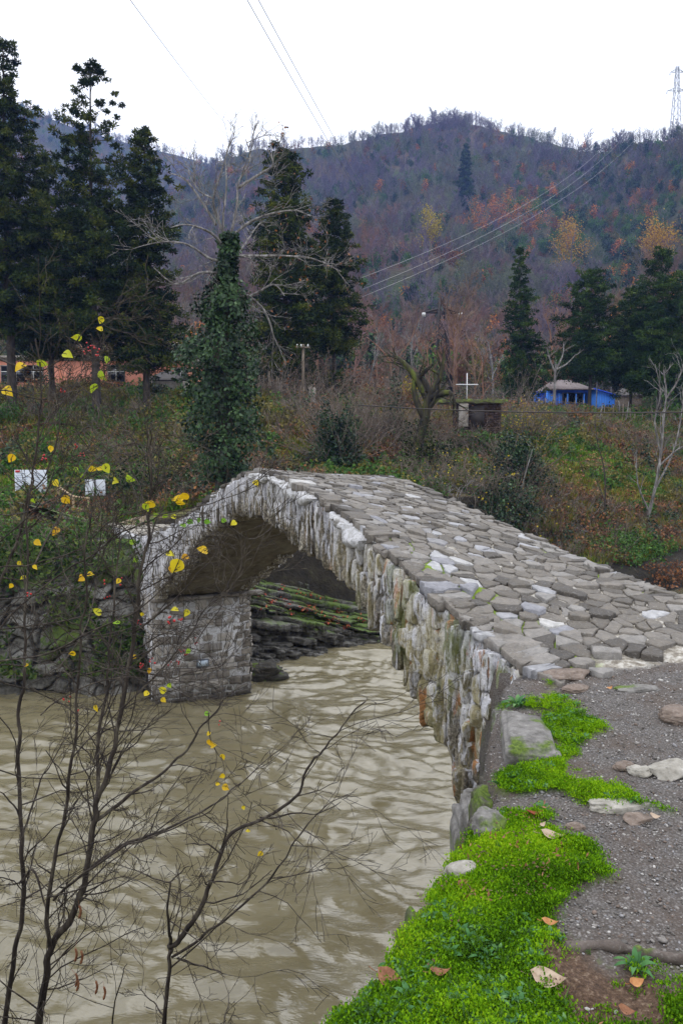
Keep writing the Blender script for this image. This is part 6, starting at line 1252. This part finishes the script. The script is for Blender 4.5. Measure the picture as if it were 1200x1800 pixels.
STEMS = {
 'A': (3.6, 'leftmost sapling with two slim dark stems rising along the left edge', [
   (.021, .004, [(-2, 1900), (10, 1800), (22, 1700), (37, 1615), (40, 1550), (38, 1475), (35, 1400), (33, 1320), (35, 1240), (42, 1200), (43, 1125), (46, 1060), (50, 1000), (47, 930), (52, 860)]),
   (.008, .002, [(40, 1550), (60, 1530), (80, 1590), (86, 1625)]), (.006, .0015, [(38, 1475), (65, 1385), (90, 1340), (120, 1290), (150, 1240)]), (.006, .0015, [(36, 1440), (10, 1400), (-15, 1390)]), (.006, .0015, [(45, 1580), (75, 1560), (110, 1545), (155, 1520)]), (.005, .0015, [(45, 1500), (70, 1480), (100, 1450), (130, 1440)])]),
 'D': (3.9, 'dark stem with berries leaning up at the left edge', [
   (.013, .004, [(-70, 2100), (-85, 1850), (-88, 1560), (-60, 1300), (-25, 1120), (10, 995), (32, 949), (52, 867), (61, 815), (67, 757), (71, 698), (72, 640), (63, 595)]), (.004, .0015, [(66, 780), (85, 740), (110, 710), (135, 670), (150, 640)]), (.004, .0012, [(61, 815), (95, 790), (105, 730), (100, 690)]), (.005, .0015, [(52, 867), (80, 830), (105, 750), (90, 745), (130, 745), (140, 770), (175, 808), (240, 850), (285, 850)]), (.004, .0012, [(30, 950), (60, 920), (105, 885), (140, 810), (170, 770), (216, 719)])]),
 'B': (3.5, 'largest sapling forking into several dark stems, left of centre', [
   (.027, .005, [(60, 1900), (70, 1795), (82, 1710), (90, 1660), (125, 1610), (145, 1560), (155, 1515), (165, 1450), (172, 1405), (187, 1365), (200, 1310), (215, 1245), (227, 1170), (237, 1110), (242, 1050), (250, 1000), (262, 930), (262, 880), (268, 820), (262, 770)]),
   (.012, .003, [(90, 1665), (85, 1620), (88, 1565), (100, 1490), (115, 1425), (122, 1360), (132, 1290), (137, 1205), (140, 1130), (150, 1060), (148, 980), (160, 900)]), (.011, .004, [(172, 1405), (170, 1350), (173, 1290), (187, 1220), (189, 1165), (195, 1100), (205, 1020), (210, 940)]),
   (.010, .002, [(168, 1447), (215, 1405), (270, 1370), (305, 1340), (340, 1300), (370, 1260), (400, 1225), (430, 1200)]), (.010, .002, [(155, 1530), (200, 1495), (250, 1475), (320, 1445), (375, 1415), (415, 1385), (465, 1340), (500, 1310)]), (.008, .002, [(92, 1580), (120, 1558), (155, 1530), (220, 1490), (270, 1470), (340, 1440), (400, 1400)]), (.004, .0015, [(235, 1490), (262, 1460), (270, 1443)]),
   (.005, .0015, [(215, 1245), (280, 1180), (330, 1120), (360, 1070), (400, 1040), (430, 1000)]), (.006, .0015, [(237, 1110), (300, 1060), (340, 1020), (378, 975), (400, 940)]), (.005, .0012, [(227, 1170), (290, 1190), (340, 1180), (390, 1170), (400, 1130)]), (.004, .0012, [(150, 1570), (210, 1540), (260, 1560), (300, 1590)]), (.005, .0015, [(150, 1500), (170, 1480), (160, 1520)]), (.004, .001, [(70, 1790), (95, 1740), (105, 1705)])]),
 'C': (3.3, 'forked sapling in the middle with long branches reaching over the water', [
   (.016, .010, [(285, 1890), (290, 1795), (297, 1700), (300, 1665)]), (.014, .003, [(300, 1665), (325, 1645), (345, 1610), (365, 1565), (380, 1520), (400, 1470), (435, 1450), (490, 1425), (525, 1390), (550, 1335), (575, 1310), (600, 1280), (640, 1232)]), (.008, .002, [(305, 1680), (350, 1650), (400, 1610), (465, 1555), (500, 1505), (530, 1460), (575, 1415), (610, 1400)]),
   (.009, .004, [(300, 1662), (295, 1635), (294, 1590), (300, 1550)]), (.004, .0015, [(300, 1552), (320, 1530), (338, 1525)]), (.004, .002, [(310, 1650), (317, 1620), (318, 1592)]), (.006, .002, [(310, 1685), (345, 1695), (380, 1705), (396, 1712)]), (.004, .0015, [(370, 1550), (400, 1550), (425, 1552), (440, 1535)]), (.005, .0015, [(380, 1525), (398, 1450), (400, 1400)]), (.005, .0015, [(290, 1785), (270, 1760), (248, 1738)]), (.004, .0012, [(300, 1552), (270, 1540), (230, 1530), (150, 1500)]), (.005, .0015, [(455, 1440), (520, 1430), (560, 1430), (600, 1410)]), (.003, .001, [(525, 1390), (560, 1330), (545, 1320)]), (.005, .0015, [(385, 1820), (400, 1780), (403, 1740)]), (.005, .002, [(195, 1830), (200, 1760), (213, 1720), (222, 1695)])]),
 'E': (3.0, 'leafy climbing shoots arching in from the left edge over the bank', [
   (.009, .004, [(-40, 2100), (-42, 1800), (-34, 1450), (-26, 1150), (-24, 1000), (-22, 850), (-28, 700), (-30, 612)]),
   (.0045, .0015, [(-30, 615), (-5, 632), (40, 648), (75, 650), (110, 628), (140, 592), (165, 565), (185, 558)]), (.004, .0015, [(-30, 670), (-5, 685), (60, 698), (100, 700), (140, 684), (160, 690), (180, 676), (183, 655), (186, 630)]), (.005, .0015, [(-30, 1150), (0, 1100), (60, 1045), (120, 1000), (180, 960), (240, 925), (300, 900), (360, 885), (420, 870), (455, 850)]), (.004, .0015, [(60, 1000), (120, 880), (175, 805), (204, 786), (239, 780), (262, 792), (292, 809), (315, 827), (330, 850)]),
   (.0035, .0012, [(257, 748), (264, 768), (257, 803), (254, 838), (239, 891), (227, 932)]), (.004, .0012, [(-20, 1000), (60, 990), (140, 965), (200, 910), (240, 900), (300, 890)]), (.004, .0012, [(-20, 1165), (80, 1150), (160, 1110), (230, 1080), (290, 1030), (320, 985), (352, 970)]), (.004, .0012, [(-20, 1105), (60, 1100), (150, 1085), (240, 1060), (310, 1010), (330, 985)]), (.004, .0012, [(-20, 1050), (40, 1050), (100, 1030), (180, 1000), (260, 985), (330, 930), (400, 925)]), (.0035, .001, [(-20, 1345), (50, 1365), (110, 1372), (200, 1366), (260, 1360)]), (.004, .0012, [(-20, 1190), (60, 1215), (120, 1240), (200, 1250), (285, 1228)]), (.0035, .001, [(70, 1260), (140, 1210), (230, 1190), (300, 1200), (370, 1190)]),
   (.0035, .001, [(-20, 900), (40, 905), (110, 870), (180, 860), (250, 870), (310, 880)]), (.0035, .001, [(100, 1180), (150, 1100), (170, 1000), (180, 900), (150, 820)]), (.0035, .001, [(-10, 960), (60, 900), (90, 840), (110, 760)]), (.003, .001, [(400, 925), (440, 950), (475, 930)]), (.003, .001, [(345, 1130), (390, 1060), (420, 1000), (425, 960)]), (.003, .001, [(367, 1250), (368, 1290), (380, 1320), (392, 1345), (395, 1385)])]),
}
def saplings():
    r = np.random.default_rng(5); allv = []; things = {}; stems = {}
    for key, (Y, label, paths) in STEMS.items():
        p0 = at(*paths[0][2][0], Y); base = np.array([p0[0], p0[1], float(gz(p0[0], p0[1])) if p0[2] < 4 else p0[2]]); t = thing('sapling' if key != 'E' else 'climbing_vine', base, label, 'sapling' if key != 'E' else 'vine', 'bare saplings on the near bank' if key != 'E' else None)
        m = MB(); out = []; things[key] = (t, base, [])
        for i, (r0, r1, px) in enumerate(paths):
            dy = 0 if i == 0 else r.normal() * .35; n = len(px)
            if key == 'E': base_y = Y + r.uniform(-.5, 1.0)
            P = np.array([at(a, c, (Y if key != 'E' else Y + (base_y - Y) * min(1, j / 2)) + dy * j / n * (1 if key != 'C' or i > 1 else .3)) for j, (a, c) in enumerate(px)])
            if i == 0 and key in 'ABCD': P = np.concatenate([[[P[0, 0], P[0, 1], P[0, 2] - .25 * k_] for k_ in (6, 5, 4, 3, 2, 1)], P])
            P = smooth_path(P, 5); P = P + np.stack([vn(np.arange(len(P)) * .45, i, k, seed=31) for k in range(3)], -1) * .008
            rr = np.linspace(r0, r1, len(P)) * .85 * (1 + .10 * vn(np.arange(len(P)) * .8, i * 3.3, seed=8)); m.tube(P, rr, 10 if r0 > .009 else 6)
            allv += [(q_, key, rr[j]) for j, q_ in enumerate(P)]
            dens = 1.1 if (key in 'BD' and i in (0, 1, 2)) else .7 if key == 'E' else .45
            for j in range(3, len(P) - 1):
                if r.random() < .55 * dens * (1 if rr[j] < .018 else .25):
                    d = unit(P[j + 1] - P[j]); sd_ = rdirs(r, 1)[0] * np.array([1, .55, 1]); nd = unit(d * .7 + sd_ * .8 + np.array([.12, 0, .10])); grow(r, P[j], nd, r.uniform(.12, .55) * (.6 if key == 'E' else 1), min(.0038, rr[j] * .5), 2, out, up=.04, wig=.38, nch=(2, 4), spread=(.35, .95), shrink=(.35, .7), lev=2, seg=5)
        for k_, (P, a, b, lv) in enumerate(out): m.tube(P, np.maximum(np.linspace(a, b, len(P)), .0011), 4 if lv == 2 else 3, cap=False); allv += [(P[-1], key, .002), (P[len(P) // 2], key, .002)]
        stems[key] = m
    Pv = np.array([a for a, k, b in allv]); K = [k for a, k, b in allv]
    f = np.array([0, CT, -ST]); u = np.array([0, ST, CT]); D = Pv - [0, 0, EYE]; dp = D @ f; SX = 600 + 1400 * D[:, 0] / dp; SY = 900 - 1400 * (D @ u) / dp
    lm = {k: MB() for k in STEMS}; bm_ = {k: MB() for k in STEMS}; tw = {k: MB() for k in STEMS}
    for (x, y, s, tn) in LEAVES:
        j = int(np.argmin((SX - x) ** 2 + (SY - y) ** 2)); a = Pv[j]; k = K[j]; c = at(x, y, a[1]); L = s / 1400 * a[1] * .92; mid = (a + c) / 2 + [0, 0, .01]; 
        fw = unit(c - [0, 0, EYE]); nz = unit(-fw + rdirs(r, 1)[0] * .75); ex = unit(rdirs(r, 1)[0] * .5 + np.array([.7 * r.choice([-1, 1]), 0, -.5])); ey = unit(np.cross(nz, ex)); ex = np.cross(ey, nz)
        st = c - ex * L * .5; tw[k].tube([a, mid * .5 + (a + st) / 4, st], [.0013, .0011, .0009], 4, cap=False); leafmesh(lm[k], c, L, L * .82, ex, ey, nz, r.uniform(-.25, .3), r, tn, heart=True)
    V2, F2 = IC2
    for (x, y, n) in BERRIES:
        j = int(np.argmin((SX - x) ** 2 + (SY - y) ** 2)); a = Pv[j]; k = K[j]
        for _ in range(n):
            c = at(x + r.normal() * 4, y + r.normal() * 4, a[1] + r.normal() * .015); tw[k].tube([a, (a + c) / 2 + [0, 0, .004], c], .0007, 3, cap=False); bm_[k].add(V2 * .0042 * r.uniform(.8, 1.2) + c, F2, r.random())
    for k, (t, base, _) in things.items():
        if lm[k].V: lm[k].build('leaves', M_bleaf, t, base)
        if bm_[k].V: bm_[k].build('berries', M_berry, t, base, smooth=True)
        m = stems[k]; off = m.n; m.V += tw[k].V; m.T += tw[k].T; m.F += [f_ + off for f_ in tw[k].F]; m.build('stems' if k != 'E' else 'shoots', M_sap, t, base)
    for i, (x, y) in enumerate([(133, 1678), (143, 1682), (134, 1722), (136, 1730), (169, 1735), (183, 1745), (140, 1602)]):
        a = at(x, y, 3.4); m = things['B'][0]; q_ = MB(); r2 = np.random.default_rng(i); P = smooth_path([a + [0, 0, .03], a + [.006, 0, .0], a + [-.004, 0, -.035]], 4); q_.tube(P, np.array([.001] + [.005] * (len(P) - 2) + [.001]) * 1.1, 6); j = int(np.argmin((SX - x) ** 2 + (SY - y + 20) ** 2)); q_.tube([Pv[j], a + [0, 0, .03]], .0008, 3, cap=False); q_.build('curled_leaf', DL['brown'], things['B'][0], things['B'][1])
saplings()

# ------------------------------------------------------------------ the air of the valley
HAZE = 0.00034
m = MB(); m.box((0, 530, 160), (2000, 1180, 326)); hz = m.build('haze', None); tag(hz, kind='stuff')
hm = bpy.data.materials.new('valley_haze'); hm.use_nodes = True; t_ = hm.node_tree; t_.nodes.clear(); v_ = t_.nodes.new('ShaderNodeVolumePrincipled'); o_ = t_.nodes.new('ShaderNodeOutputMaterial')
v_.inputs['Color'].default_value = (.26, .42, 1.0, 1); v_.inputs['Density'].default_value = HAZE; v_.inputs['Anisotropy'].default_value = .1; t_.links.new(v_.outputs[0], o_.inputs['Volume']); hz.data.materials.append(hm); hm.cycles.homogeneous_volume = True
